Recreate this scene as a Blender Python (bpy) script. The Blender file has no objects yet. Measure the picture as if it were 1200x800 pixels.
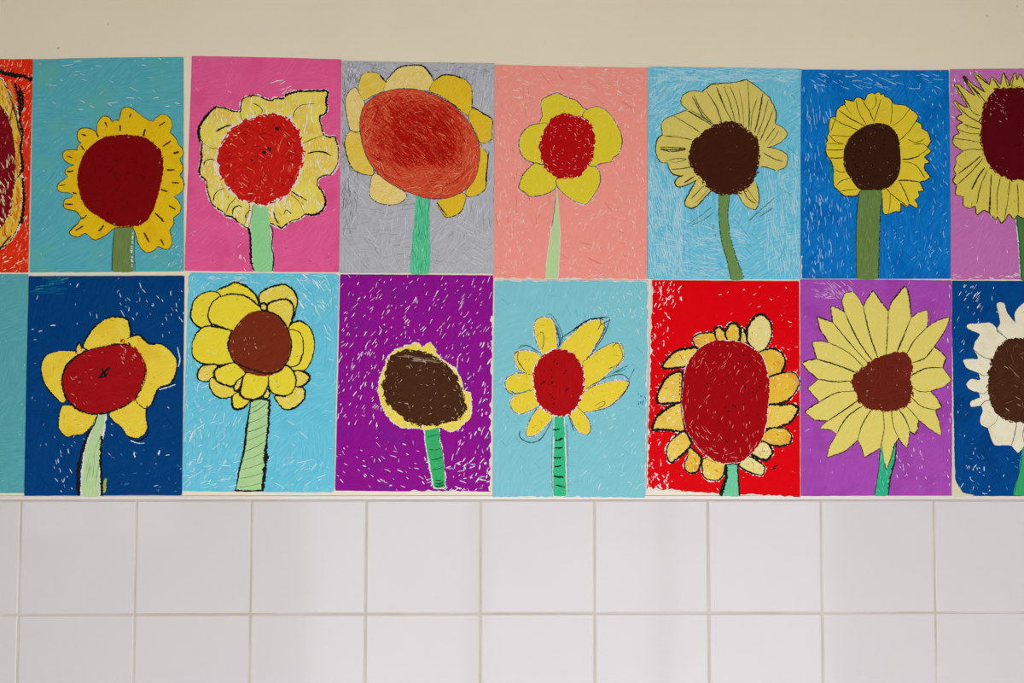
import bpy, bmesh, math, random
from mathutils import Vector, Matrix, Euler

sc = bpy.context.scene
COL = sc.collection
rng = random.Random(7)
PI = math.pi

# ------------------------------------------------------------------ camera
ZG = 1.35                       # height of the grout crossing used as datum
FPX = 1167.0                    # focal length in pixels of a 1200 x 800 frame
CAM_LOC = Vector((0.02047, -1.32035, ZG + 0.29603))
CAM_ROT = Euler((1.6165, -0.00143, -0.01565), 'XYZ')
cd = bpy.data.cameras.new('camera')
cd.sensor_width = 36.0
cd.lens = FPX * 36.0 / 1200.0
cd.clip_start = 0.02
cam = bpy.data.objects.new('camera', cd)
cam.location = CAM_LOC
cam.rotation_euler = CAM_ROT
COL.objects.link(cam)
sc.camera = cam
MR = CAM_ROT.to_matrix()


def on_wall(px, py, y=-0.0022):
    """the wall point that the photograph shows at this place"""
    d = MR @ Vector(((px - 600) / FPX, -(py - 400) / FPX, -1.0))
    t = (y - CAM_LOC.y) / d.y
    p = CAM_LOC + d * t
    return p.x, p.z


# --------------------------------------------------------------- materials
def lin(c):
    out = []
    for v in c:
        v = v / 255.0
        out.append(v / 12.92 if v <= 0.04045 else ((v + 0.055) / 1.055) ** 2.4)
    return (out[0], out[1], out[2], 1.0)


def new_mat(name, rough=0.6, spec=0.3):
    m = bpy.data.materials.new(name)
    m.use_nodes = True
    nt = m.node_tree
    b = nt.nodes['Principled BSDF']
    b.inputs['Roughness'].default_value = rough
    b.inputs['Specular IOR Level'].default_value = spec
    return m, nt, b


def N(nt, t, **kw):
    n = nt.nodes.new(t)
    for k, v in kw.items():
        if k.startswith('in_'):
            n.inputs[k[3:].replace('_', ' ')].default_value = v
        else:
            setattr(n, k, v)
    return n


def mth(nt, op, a, b=None, c=None):
    n = nt.nodes.new('ShaderNodeMath')
    n.operation = op
    for i, v in enumerate((a, b, c)):
        if v is None:
            continue
        if isinstance(v, (int, float)):
            n.inputs[i].default_value = v
        else:
            nt.links.new(v, n.inputs[i])
    return n.outputs[0]


def sstep(nt, v, a, b):
    n = nt.nodes.new('ShaderNodeMapRange')
    n.interpolation_type = 'SMOOTHSTEP'
    n.inputs['From Min'].default_value = a
    n.inputs['From Max'].default_value = b
    nt.links.new(v, n.inputs['Value'])
    return n.outputs['Result']


def mixc(nt, f, a, b):
    n = nt.nodes.new('ShaderNodeMix')
    n.data_type = 'RGBA'
    for sock, v in ((n.inputs[0], f), (n.inputs[6], a), (n.inputs[7], b)):
        if isinstance(v, (int, float)):
            sock.default_value = v
        elif isinstance(v, tuple):
            sock.default_value = v
        else:
            nt.links.new(v, sock)
    return n.outputs[2]


PAPER = (231, 225, 219)
mat_cache = {}
LW = 1.2                       # how far a pressed crayon line spreads


def crayon(name, c1, c2, mix=0.55, bare=0.25, ang=0.6, spread=1.2, patch=0.05,
           long=55.0, thin=620.0, c3=None, paper=PAPER, rough=0.55):
    """wax crayon: streaks of two tones laid in patches, paper showing through."""
    key = (name, c1, c2, mix, bare, ang, spread, patch, long, thin, c3, paper)
    if key in mat_cache:
        return mat_cache[key]
    m, nt, b = new_mat(name, rough, 0.03)
    off = (rng.uniform(0, 9), 0, rng.uniform(0, 9))
    tc = N(nt, 'ShaderNodeTexCoord')
    add = N(nt, 'ShaderNodeVectorMath', operation='ADD')
    nt.links.new(tc.outputs['Object'], add.inputs[0])
    add.inputs[1].default_value = off
    v = add.outputs[0]
    blotch = N(nt, 'ShaderNodeTexNoise', in_Scale=26.0, in_Detail=3.0)
    nt.links.new(v, blotch.inputs['Vector'])
    # wobble the patch borders
    wob = N(nt, 'ShaderNodeVectorMath', operation='MULTIPLY_ADD')
    nt.links.new(blotch.outputs['Color'], wob.inputs[0])
    wob.inputs[1].default_value = (0.05, 0, 0.05)
    nt.links.new(v, wob.inputs[2])
    vor = N(nt, 'ShaderNodeTexVoronoi', in_Scale=1.0 / patch)
    nt.links.new(wob.outputs[0], vor.inputs['Vector'])
    sep = N(nt, 'ShaderNodeSeparateColor')
    nt.links.new(vor.outputs['Color'], sep.inputs[0])
    a = mth(nt, 'MULTIPLY_ADD', sep.outputs[0], spread, ang - spread / 2)
    rot = N(nt, 'ShaderNodeVectorRotate', rotation_type='Y_AXIS')
    nt.links.new(v, rot.inputs['Vector'])
    nt.links.new(a, rot.inputs['Angle'])
    scl = N(nt, 'ShaderNodeVectorMath', operation='MULTIPLY')
    nt.links.new(rot.outputs[0], scl.inputs[0])
    scl.inputs[1].default_value = (long, 1.0, thin)
    st = N(nt, 'ShaderNodeTexNoise', in_Scale=1.0, in_Detail=2.5, in_Roughness=0.6)
    nt.links.new(scl.outputs[0], st.inputs['Vector'])
    scl2 = N(nt, 'ShaderNodeVectorMath', operation='MULTIPLY')
    nt.links.new(rot.outputs[0], scl2.inputs[0])
    scl2.inputs[1].default_value = (long * 1.9, 1.0, thin * 0.8)
    st2 = N(nt, 'ShaderNodeTexNoise', in_Scale=1.0, in_Detail=2.0, in_Roughness=0.55)
    nt.links.new(scl2.outputs[0], st2.inputs['Vector'])
    grain = N(nt, 'ShaderNodeTexNoise', in_Scale=800.0, in_Detail=2.0)
    nt.links.new(v, grain.inputs['Vector'])
    f = sstep(nt, st.outputs['Fac'], 0.38, 0.66)
    f = mth(nt, 'MULTIPLY', f, mix)
    col = mixc(nt, f, lin(c1), lin(c2))
    if c3:
        g = sstep(nt, blotch.outputs['Fac'], 0.48, 0.68)
        g = mth(nt, 'MULTIPLY', g, 0.8)
        col = mixc(nt, g, col, lin(c3))
    # tooth of the paper
    s = mth(nt, 'MULTIPLY_ADD', blotch.outputs['Fac'], 0.28, st2.outputs['Fac'])
    s = mth(nt, 'MULTIPLY_ADD', grain.outputs['Fac'], 0.22, s)
    th = 0.975 - 0.24 * bare if bare > 0 else 1.2
    p = sstep(nt, s, th, th + 0.09)
    p = mth(nt, 'MULTIPLY', p, min(0.95, 0.55 + 0.5 * bare))
    col = mixc(nt, p, col, lin(paper))
    nt.links.new(col, b.inputs['Base Color'])
    bp = N(nt, 'ShaderNodeBump', in_Strength=0.12, in_Distance=0.0004)
    nt.links.new(st.outputs['Fac'], bp.inputs['Height'])
    nt.links.new(bp.outputs[0], b.inputs['Normal'])
    mat_cache[key] = m
    return m


def flat(name, c, rough=0.6, var=0.10, spec=0.03):
    key = ('flat', name, c)
    if key in mat_cache:
        return mat_cache[key]
    m, nt, b = new_mat(name, rough, spec)
    tc = N(nt, 'ShaderNodeTexCoord')
    n = N(nt, 'ShaderNodeTexNoise', in_Scale=700.0, in_Detail=2.0)
    nt.links.new(tc.outputs['Object'], n.inputs['Vector'])
    k = mth(nt, 'MULTIPLY', n.outputs['Fac'], var * 2)
    dk = tuple(max(0, int(x * 0.72)) for x in c)
    nt.links.new(mixc(nt, k, lin(c), lin(dk)), b.inputs['Base Color'])
    mat_cache[key] = m
    return m


M_PAPER = flat('bare_paper', PAPER, 0.8, 0.05)
M_FLECK = flat('bare_paper_fleck', (240, 236, 236), 0.8, 0.03)
M_BLACK = flat('black_crayon', (30, 27, 26), 0.5, 0.2)
M_PENCIL = flat('pencil_line', (92, 88, 66), 0.6, 0.3)
M_GRAPHITE = flat('graphite_line', (78, 80, 92), 0.6, 0.3)


# ------------------------------------------------------- 2-D line geometry
def resample(pts, step):
    out = [pts[0]]
    acc = 0.0
    for i in range(1, len(pts)):
        x0, y0 = pts[i - 1]
        x1, y1 = pts[i]
        L = math.hypot(x1 - x0, y1 - y0)
        if L < 1e-9:
            continue
        d = step - acc
        while d <= L:
            out.append((x0 + (x1 - x0) * d / L, y0 + (y1 - y0) * d / L))
            d += step
        acc = L - (d - step)
    if math.hypot(out[-1][0] - pts[-1][0], out[-1][1] - pts[-1][1]) > step * 0.35:
        out.append(pts[-1])
    return out


def spline(pts, closed=False, tens=1.0, step=1.2):
    n = len(pts)
    P = [(p[0], p[1]) for p in pts]
    if n == 2 and not closed:
        return resample(P, step)
    out = []
    rngn = n if closed else n - 1
    for i in range(rngn):
        if closed:
            p0, p1, p2, p3 = P[(i - 1) % n], P[i], P[(i + 1) % n], P[(i + 2) % n]
        else:
            p0, p1, p2, p3 = P[max(i - 1, 0)], P[i], P[i + 1], P[min(i + 2, n - 1)]
        for k in range(8):
            t = k / 8.0
            t2, t3 = t * t, t * t * t
            h = (2 * t3 - 3 * t2 + 1, t3 - 2 * t2 + t, -2 * t3 + 3 * t2, t3 - t2)
            q = []
            for a in (0, 1):
                m1 = (p2[a] - p0[a]) * 0.5 * tens
                m2 = (p3[a] - p1[a]) * 0.5 * tens
                q.append(h[0] * p1[a] + h[1] * m1 + h[2] * p2[a] + h[3] * m2)
            out.append(tuple(q))
    if closed:
        out.append(out[0])
        r = resample(out, step)
        if math.hypot(r[-1][0] - r[0][0], r[-1][1] - r[0][1]) < step * 0.6:
            r.pop()
        return r
    out.append(P[-1])
    return resample(out, step)


def rough_edge(pts, amp, R, closed=True):
    """push the outline in and out like a waxy edge"""
    if amp <= 0:
        return pts
    n = len(pts)
    a = [R.gauss(0, 1) for _ in range(n)]
    b = [R.gauss(0, 1) for _ in range(n // 4 + 3)]
    out = []
    for i, (x, y) in enumerate(pts):
        x0, y0 = pts[(i - 1) % n]
        x1, y1 = pts[(i + 1) % n]
        if not closed and i in (0, n - 1):
            out.append((x, y))
            continue
        dx, dy = x1 - x0, y1 - y0
        L = math.hypot(dx, dy) or 1.0
        k, f = divmod(i, 4)
        lo = b[k] * (1 - f / 4) + b[k + 1] * f / 4
        d = amp * (0.55 * a[i] + 0.6 * lo)
        d = max(-1.6 * amp, min(1.6 * amp, d))
        out.append((x - dy / L * d, y + dx / L * d))
    return out


def inside(p, poly):
    x, y = p
    c = False
    j = len(poly) - 1
    for i in range(len(poly)):
        xi, yi = poly[i]
        xj, yj = poly[j]
        if (yi > y) != (yj > y) and x < (xj - xi) * (y - yi) / (yj - yi) + xi:
            c = not c
        j = i
    return c


def centroid(poly):
    return (sum(p[0] for p in poly) / len(poly), sum(p[1] for p in poly) / len(poly))


def grow(poly, d):
    n = len(poly)
    area = sum(poly[i][0] * poly[(i + 1) % n][1] - poly[(i + 1) % n][0] * poly[i][1] for i in range(n))
    s = 1 if area > 0 else -1
    out = []
    for i in range(n):
        x0, y0 = poly[(i - 2) % n]
        x1, y1 = poly[(i + 2) % n]
        dx, dy = x1 - x0, y1 - y0
        L = math.hypot(dx, dy) or 1.0
        out.append((poly[i][0] + s * dy / L * d, poly[i][1] - s * dx / L * d))
    return out


class Layers:
    """one mesh of flat wax marks, each on its own height above the sheet"""

    def __init__(self, draw):
        self.d = draw
        self.v, self.f, self.mi = [], [], []
        self.mats = []

    def slot(self, m):
        if m not in self.mats:
            self.mats.append(m)
        return self.mats.index(m)

    def poly(self, pts, h, m):
        s = self.slot(m)
        i0 = len(self.v)
        for p in pts:
            self.v.append(self.d.loc(p[0], p[1], h))
        self.f.append(list(range(i0, i0 + len(pts))))
        self.mi.append(s)

    def ribbon(self, pts, w, h, m, rough=0.25, taper=0.25, R=rng, gaps=0.0):
        n = len(pts)
        if n < 2:
            return
        s = self.slot(m)
        prev = None
        drift = R.uniform(0.85, 1.15)
        for i in range(n):
            x, y = pts[i]
            x0, y0 = pts[max(i - 1, 0)]
            x1, y1 = pts[min(i + 1, n - 1)]
            dx, dy = x1 - x0, y1 - y0
            L = math.hypot(dx, dy) or 1.0
            t = i / (n - 1)
            e = min(t, 1 - t) * 2
            k = (1 - taper) + taper * min(1.0, e * 4)
            drift += R.gauss(0, 0.07)
            drift = max(0.6, min(1.4, drift))
            a = w * 0.5 * k * drift * max(0.15, 1 + R.gauss(0, rough * 0.75))
            b = w * 0.5 * k * drift * max(0.15, 1 + R.gauss(0, rough * 0.75))
            i0 = len(self.v)
            self.v.append(self.d.loc(x - dy / L * a, y + dx / L * a, h))
            self.v.append(self.d.loc(x + dy / L * b, y - dx / L * b, h))
            if prev is not None and R.random() >= gaps:
                self.f.append([prev, prev + 1, i0 + 1, i0])
                self.mi.append(s)
            prev = i0

    def build(self, name, parent):
        me = bpy.data.meshes.new(name)
        # faces look away from the wall
        me.from_pydata(self.v, [], self.f)
        for m in self.mats:
            me.materials.append(m)
        me.polygons.foreach_set('material_index', self.mi)
        me.update()
        bm = bmesh.new()
        bm.from_mesh(me)
        bm.normal_update()
        for fc in bm.faces:
            if fc.normal.y > 0:
                fc.normal_flip()
        bm.to_mesh(me)
        bm.free()
        o = bpy.data.objects.new(name, me)
        COL.objects.link(o)
        o.parent = parent
        return o


MM = 0.001


class Drawing:
    def __init__(self, name, label, quad, mat, order=0, seed=1, flecks=(), edge=0.35, round_c=(),
                 bare_edges=()):
        self.R = random.Random(seed * 101 + 13)
        self.quad = quad
        tl, tr, br, bl = quad
        bottom, top = 0.0024 + order * 0.0007, 0.0008 + order * 0.0007
        self.yc = -(bottom + top) / 2
        b = on_wall((bl[0] + br[0]) / 2, (bl[1] + br[1]) / 2, self.yc)
        t = on_wall((tl[0] + tr[0]) / 2, (tl[1] + tr[1]) / 2, self.yc)
        self.ox, self.oz = b
        h = t[1] - b[1]
        self.root = bpy.data.objects.new(name, None)
        self.root.empty_display_size = 0.03
        COL.objects.link(self.root)
        self.root.location = (self.ox, -bottom, self.oz)
        self.root.rotation_euler = (-math.asin((bottom - top) / h), 0, 0)
        self.root['label'] = label
        self.root['category'] = 'drawing'
        self.root['group'] = "children's sunflower drawings hung in two rows"
        self.petals = 0
        self.hpet = 0.11
        self.bare = None
        self.nstroke = 0
        # ---- the sheet: a thin slab whose front carries the background wax
        R = self.R
        edge_pts = []
        cs = [tl, tr, br, bl]
        for i in range(4):
            a, c = cs[i], cs[(i + 1) % 4]
            r0 = round_c[i] if i < len(round_c) else 0.6
            r1 = round_c[(i + 1) % 4] if (i + 1) % 4 < len(round_c) else 0.6
            L = math.hypot(c[0] - a[0], c[1] - a[1])
            ux, uy = (c[0] - a[0]) / L, (c[1] - a[1]) / L
            seg = resample([(a[0] + ux * r0, a[1] + uy * r0), (c[0] - ux * r1, c[1] - uy * r1)], 6.0)
            sag = R.uniform(-0.5, 0.5)
            for k, p in enumerate(seg):
                w = sag * math.sin(PI * k / max(1, len(seg) - 1)) + R.gauss(0, edge * 0.25)
                edge_pts.append((p[0] - uy * w, p[1] + ux * w))
        self.outline = edge_pts
        L = Layers(self)
        L.slot(mat)
        L.poly(edge_pts, 0.0, mat)
        sp = L.slot(M_PAPER)
        n = len(edge_pts)
        i0 = len(L.v)
        for p in edge_pts:
            L.v.append(self.loc(p[0], p[1], -0.22))
        L.f.append(list(range(i0 + n - 1, i0 - 1, -1)))
        L.mi.append(sp)
        for i in range(n):
            j = (i + 1) % n
            L.f.append([i, j, i0 + j, i0 + i])
            L.mi.append(sp)
        for spec in flecks:
            self.fleck(L, edge_pts, 0.035, **spec)
        for e in bare_edges:
            self.ragged_edge(L, *e)
        me_mats = L.mats
        me = bpy.data.meshes.new('paper_sheet')
        me.from_pydata(L.v, [], L.f)
        for m in me_mats:
            me.materials.append(m)
        me.polygons.foreach_set('material_index', L.mi)
        me.update()
        bm = bmesh.new()
        bm.from_mesh(me)
        bm.normal_update()
        for k, fc in enumerate(bm.faces):
            if k != 1 and abs(fc.normal.y) > 0.5 and fc.normal.y > 0:
                fc.normal_flip()
        bm.to_mesh(me)
        bm.free()
        self.sheet = bpy.data.objects.new('paper_sheet', me)
        COL.objects.link(self.sheet)
        self.sheet.parent = self.root

    def loc(self, px, py, h):
        x, z = on_wall(px, py, self.yc)
        return (x - self.ox, -h * MM, z - self.oz)

    def ragged_edge(self, L, a, c, w, gap=0.35, m=None):
        """bare strip of paper where the colouring stopped short of the edge"""
        R = self.R
        pts = resample([a, c], 2.0)
        n = len(pts)
        ln = math.hypot(c[0] - a[0], c[1] - a[1])
        ux, uy = (c[0] - a[0]) / ln, (c[1] - a[1]) / ln
        amp = [max(0.0, R.gauss(0.6, 0.5)) if R.random() > gap else 0.05 for _ in range(n)]
        amp = [(amp[max(i - 1, 0)] + 2 * amp[i] + amp[min(i + 1, n - 1)]) / 4 for i in range(n)]
        inner = [(p[0] - uy * w * amp[i], p[1] + ux * w * amp[i]) for i, p in enumerate(pts)]
        L.poly(pts + inner[::-1], 0.035, m or M_PAPER)

    # ---- short strokes of another tone inside an area
    def fleck(self, L, poly, h, n=100, m=None, ln=(3, 8), w=(0.5, 1.4), ang=0.6, spread=0.5, mode='angle',
              ctr=None, curve=0.15, box=None, regions=6, rough=0.2, rmin=0.0, rmax=9.0):
        R = self.R
        m = M_FLECK if (m is None or m is M_PAPER) else m
        xs = [p[0] for p in poly]
        ys = [p[1] for p in poly]
        bx = box or (min(xs), min(ys), max(xs), max(ys))
        ctr = ctr or centroid(poly)
        rx, ry = (max(xs) - min(xs)) / 2, (max(ys) - min(ys)) / 2
        sites = [(R.uniform(bx[0], bx[2]), R.uniform(bx[1], bx[3]), ang + R.uniform(-spread, spread), R.uniform(0.15, 1))
                 for _ in range(regions)]
        done, tries = 0, 0
        while done < n and tries < n * 12:
            tries += 1
            x, y = R.uniform(bx[0], bx[2]), R.uniform(bx[1], bx[3])
            if mode == 'patch':
                s = min(sites, key=lambda q: (q[0] - x) ** 2 + (q[1] - y) ** 2)
                if R.random() > s[3]:
                    continue
                a = s[2] + R.gauss(0, 0.12)
            elif mode == 'tangent':
                ux, uy = (x - ctr[0]) / rx, (y - ctr[1]) / ry
                rr = math.hypot(ux, uy)
                if rr < rmin or rr > rmax:
                    continue
                a = math.atan2(-(ux * ry), uy * rx) + R.gauss(0, spread)
                a = math.atan2(ux * ry, -uy * rx) + R.gauss(0, spread)
            else:
                a = ang + R.uniform(-spread, spread)
            k = ln[0] + (ln[1] - ln[0]) * R.random() ** 1.7
            cu = R.uniform(-curve, curve)
            pts = []
            m_ = max(4, int(k / 1.4))
            for i in range(m_ + 1):
                t = i / m_ - 0.5
                d = cu * (0.25 - t * t) * k
                pts.append((x + math.cos(a) * t * k - math.sin(a) * d, y + math.sin(a) * t * k + math.cos(a) * d))
            if not (inside(pts[0], poly) and inside(pts[-1], poly) and inside((x, y), poly)):
                continue
            L.ribbon(pts, 0.85 * w[0] + 0.8 * (w[1] - w[0]) * R.random() ** 1.5, h + R.random() * 0.014, m, rough=rough, taper=0.6, R=R)
            done += 1

    # ---- bare paper left round a shape
    def halo(self, poly, d, amp):
        if self.bare is None:
            self.bare = Layers(self)
        g = rough_edge(grow(poly, d), amp, self.R)
        self.bare.poly(g, 0.055 + len(self.bare.f) * 0.0008, M_PAPER)

    def one_petal(self, poly, mat, line=None, lines=(), halo=0.0, flecks=(), step=True, label=None, rough=0.3,
                  line_pts=None, closed_line=True):
        R = self.R
        if step:
            self.hpet += 0.03
        h = self.hpet
        if halo > 0:
            self.halo(poly, halo, halo * 0.55)
        L = Layers(self)
        L.poly(rough_edge(poly, rough, R), h, mat)
        for s in flecks:
            self.fleck(L, poly, h + 0.004, **s)
        o = L.build('petal', self.root)
        if label:
            o['label'] = label
        if line or lines:
            K = Layers(self)
            if line:
                m, w, rg = line[:3]
                gp = line[3] if len(line) > 3 else 0.0
                off = line[4] if len(line) > 4 else 0.0
                q = line_pts if line_pts is not None else poly + [poly[0]]
                if off and line_pts is None:
                    q = rough_edge(grow(poly, off), abs(off) * 0.3, R)
                    q = q + [q[0]]
                q = rough_edge(q, 0.18 * w, R, closed=False)
                K.ribbon(q, w * LW, h + 0.02, m, rough=rg, taper=0.3, R=R, gaps=gp)
            for (pts, w2, m2) in lines:
                K.ribbon(rough_edge(spline(pts), 0.15, R, False), w2 * LW, h + 0.023 + R.random() * 0.006, m2, rough=0.3, taper=0.5, R=R)
            K.build('outline', o)
        return o

    def blob(self, pts, mat, **kw):
        tens = kw.pop('tens', 1.0)
        return self.one_petal(spline(pts, True, tens), mat, **kw)

    def ring(self, pts, ctr, disc, mat, line, vein=None, tens=0.8, gap_after=(), inner=0.35, halo=0.0, flecks=(),
             marks=None, mats=None):
        """a fringe of petals: outer line with notches (third value set) round a centre"""
        R = self.R
        nt = [i for i, p in enumerate(pts) if len(p) > 2]
        n = len(pts)
        dsc = spline(disc, True)
        for a in range(len(nt)):
            i0 = nt[a]
            i1 = nt[(a + 1) % len(nt)]
            if a in gap_after or (i1 <= i0 and a != len(nt) - 1):
                continue
            seq = []
            i = i0
            while True:
                seq.append((pts[i][0], pts[i][1]))
                if i == i1 and len(seq) > 1:
                    break
                i = (i + 1) % n
            out = spline(seq, False, tens)
            s, e = seq[0], seq[-1]
            def tow(p, k):
                return (ctr[0] + (p[0] - ctr[0]) * k, ctr[1] + (p[1] - ctr[1]) * k)
            poly = out + resample([e, tow(e, inner)], 1.6)[1:] + resample([tow(s, inner), s], 1.6)[:-1]
            lines = []
            if vein:
                k = 1.0
                while k > 0.2 and not inside(tow(s, k), dsc):
                    k -= 0.02
                bend = R.uniform(-0.06, 0.06)
                mid = tow(s, (1 + k) / 2)
                dx, dy = s[0] - ctr[0], s[1] - ctr[1]
                mid = (mid[0] - dy * bend, mid[1] + dx * bend)
                if R.random() < vein[2]:
                    lines.append(([s, mid, tow(s, k)], vein[0] * R.uniform(0.8, 1.3), vein[1]))
            if marks:
                lines += [mk for mk in marks if inside(mk[0][len(mk[0]) // 2], poly)]
            mm = R.choice(mats) if mats else mat
            self.one_petal(poly, mm, line=line, lines=lines, line_pts=out, halo=halo, step=False, rough=0.0,
                           flecks=flecks)

    def disc(self, pts, mat, line=None, rough=0.5, halo=0.0, flecks=(), seeds=(), seed_m=None, seed_r=1.0, lines=(),
             scribble=None, h=None):
        R = self.R
        h = self.hpet + 0.06 if h is None else h
        self.hdisc = h
        poly = spline(pts, True, 1.0, 1.0)
        L = Layers(self)
        L.poly(rough_edge(poly, rough, R), h, mat)
        if halo > 0:                                # bare ring between disc and petals
            L.poly(rough_edge(grow(poly, halo), halo * 0.7, R), h - 0.012, M_PAPER)
        if scribble:                                # loose ends of the colouring round the rim
            n, m, ln, w = scribble
            c = centroid(poly)
            for _ in range(n):
                i = R.randrange(len(poly))
                x, y = poly[i]
                x1, y1 = poly[(i + 3) % len(poly)]
                a = math.atan2(y1 - y, x1 - x) + R.gauss(0, 0.5)
                k = R.uniform(*ln)
                q = R.uniform(-1.2, 0.9)
                dx, dy = x - c[0], y - c[1]
                D = math.hypot(dx, dy) or 1
                x += dx / D * q
                y += dy / D * q
                L.ribbon(spline([(x - math.cos(a) * k / 2, y - math.sin(a) * k / 2), (x + dx / D * 0.6, y + dy / D * 0.6),
                                 (x + math.cos(a) * k / 2, y + math.sin(a) * k / 2)]), R.uniform(*w), h + 0.004 + R.random() * 0.02, m,
                         rough=0.3, taper=0.5, R=R)
        for s in flecks:
            self.fleck(L, poly, h + 0.026, **s)
        o = L.build('flower_center', self.root)
        if line:
            K = Layers(self)
            m, w, rg = line[:3]
            gp = line[3] if len(line) > 3 else 0.0
            q = rough_edge(poly, 0.2 * w, R)
            K.ribbon(q + [q[0]], w * LW, h + 0.05, m, rough=rg, taper=0.2, R=R, gaps=gp)
            for (p, w2, m2) in lines:
                K.ribbon(rough_edge(spline(p), 0.2, R, False), w2 * LW, h + 0.053 + R.random() * 0.006, m2, rough=0.35, taper=0.4, R=R)
            K.build('outline', o)
        if seeds:
            K = Layers(self)
            for (x, y) in seeds:
                r = seed_r * R.uniform(0.6, 1.3)
                q = [(x + r * R.uniform(0.6, 1.3) * math.cos(t * PI / 4), y + r * R.uniform(0.6, 1.3) * math.sin(t * PI / 4))
                     for t in range(8)]
                K.poly(q, h + 0.06 + R.random() * 0.004, seed_m or M_BLACK)
            K.build('seed_marks', o)
        return o

    def stem(self, pts, mat, lines=(), flecks=(), h=0.075, halo=0.0, rough=0.35, tens=0.35):
        R = self.R
        poly = spline(pts, True, tens)
        if halo:
            self.halo(poly, halo, halo * 0.5)
        L = Layers(self)
        L.poly(rough_edge(poly, rough, R), h, mat)
        for s in flecks:
            self.fleck(L, poly, h + 0.004, **s)
        o = L.build('stem', self.root)
        if lines:
            K = Layers(self)
            for ln in lines:
                p, w, m = ln[:3]
                rg = ln[3] if len(ln) > 3 else 0.3
                gp = ln[4] if len(ln) > 4 else 0.0
                K.ribbon(rough_edge(spline(p), 0.12 * w, R, False), w * LW, h + 0.02 + R.random() * 0.006, m, rough=rg, taper=0.3, R=R, gaps=gp)
            K.build('outline', o)
        return o

    def stroke(self, pts, w, m, rough=0.3, h=None, gaps=0.0):
        K = Layers(self)
        self.nstroke += 1
        K.ribbon(rough_edge(spline(pts), 0.15 * w, self.R, False), w * 1.2, (h or (self.hpet + 0.045)) + self.nstroke * 0.0015, m,
                 rough=rough, taper=0.4, R=self.R, gaps=0.0)
        K.build('crayon_stroke', self.root)

    def done(self):
        if self.bare:
            self.bare.build('bare_paper_rim', self.root)


def F(x0, y0, s):
    def f(*pts):
        return [(x0 + p[0] / s, y0 + p[1] / s) + tuple(p[2:]) for p in pts]
    return f


def tone(name, c):
    return flat('crayon_' + name, c, 0.55, 0.12)


WHITE_S = tone('pale', (214, 232, 236))
BLUE_D = tone('deep_blue', (30, 120, 190))
GREY_L = tone('pale_grey', (214, 215, 219))
GREY_D = tone('dark_grey', (136, 138, 146))
GREY_K = tone('charcoal', (66, 68, 72))
RED_L = tone('pale_red', (232, 140, 96))
RED_D = tone('deep_red', (166, 14, 10))
BROWN = tone('brown', (92, 50, 22))
ORANGE = tone('orange', (226, 130, 40))
CREAM = tone('cream', (240, 226, 176))
MAROON = tone('maroon', (96, 10, 16))
DGREEN = tone('dark_green', (44, 74, 44))
OLIVE = tone('olive', (96, 104, 58))
D_ = tone('dark_pencil', (52, 50, 36))

# ---- A: red sheet cut by the picture's edge
d = Drawing('sunflower_drawing', 'orange-red crayon sheet with maroon flower, partly cut off, beside the first turquoise sheet',
            [(-141, 70), (38.5, 69), (33.5, 319.5), (-145, 320)],
            crayon('orange_red', (224, 38, 18), (236, 66, 26), 0.6, 0.62, 1.2, 0.9, 0.05, 60, 480, paper=(238, 198, 160)),
            0, 1, flecks=[dict(n=330, m=CREAM, ln=(3, 9), w=(0.5, 1.6), ang=1.9, spread=0.9, mode='patch', regions=9)])
f = F(0, 60, 2.963)
y = crayon('amber', (226, 178, 36), (240, 210, 80), 0.6, 0.45, 1.3, 0.5)
yo = [dict(n=10, m=ORANGE, ln=(5, 14), w=(0.8, 2.2), ang=1.5, spread=0.3), dict(n=7, m=tone('scarlet', (216, 40, 24)), ln=(5, 14), w=(0.8, 2.2), ang=1.5, spread=0.3), dict(n=8, m=CREAM, ln=(4, 10), w=(0.6, 1.6), ang=1.6, spread=0.4), dict(n=6, m=M_BLACK, ln=(4, 9), w=(0.4, 0.9), ang=1.5, spread=0.4)]
for pts in (((0, 95), (28, 140), (55, 195), (52, 265), (20, 215), (-5, 180), (-40, 140)),
            ((48, 190), (66, 250), (74, 340), (70, 420), (50, 445), (50, 340), (36, 250)),
            ((70, 430), (80, 490), (78, 560), (66, 605), (40, 590), (44, 480)),
            ((66, 590), (46, 645), (10, 680), (-30, 665), (26, 575)),
            ((-40, 140), (-110, 105), (-200, 110), (-210, 190), (-120, 200), (-50, 180)),
            ((-200, 110), (-300, 150), (-370, 250), (-330, 320), (-250, 220), (-190, 180)),
            ((-370, 250), (-400, 400), (-380, 540), (-320, 540), (-330, 400), (-330, 300)),
            ((-380, 540), (-320, 650), (-220, 710), (-200, 650), (-310, 550)),
            ((-220, 710), (-120, 725), (-30, 680), (-30, 640), (-140, 670), (-210, 640))):
    d.blob(f(*pts), y, line=(M_BLACK, 1.1, 0.55, 0.35), halo=1.4, flecks=yo)
d.disc(f((-150, 170), (-60, 165), (0, 190), (36, 255), (53, 350), (51, 440), (32, 560), (-20, 645), (-120, 690),
         (-230, 650), (-320, 560), (-350, 430), (-330, 300), (-250, 200)),
       crayon('maroon_wax', (118, 12, 24), (140, 20, 30), 0.6, 0.32, 1.4, 0.4, paper=(236, 190, 150)), rough=0.7,
       flecks=[dict(n=40, m=CREAM, ln=(4, 10), w=(0.5, 1.6), ang=1.3, spread=0.4, box=(0, 180, 18, 275)),
               dict(n=40, m=tone('scarlet', (216, 40, 24)), ln=(6, 16), w=(0.6, 1.8), ang=1.5, spread=0.3, box=(-100, 140, 20, 280))])
d.stem(f((-170, 680), (-120, 690), (-125, 766), (-178, 766)), crayon('leaf_green', (110, 150, 70), (130, 170, 90)))
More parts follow.
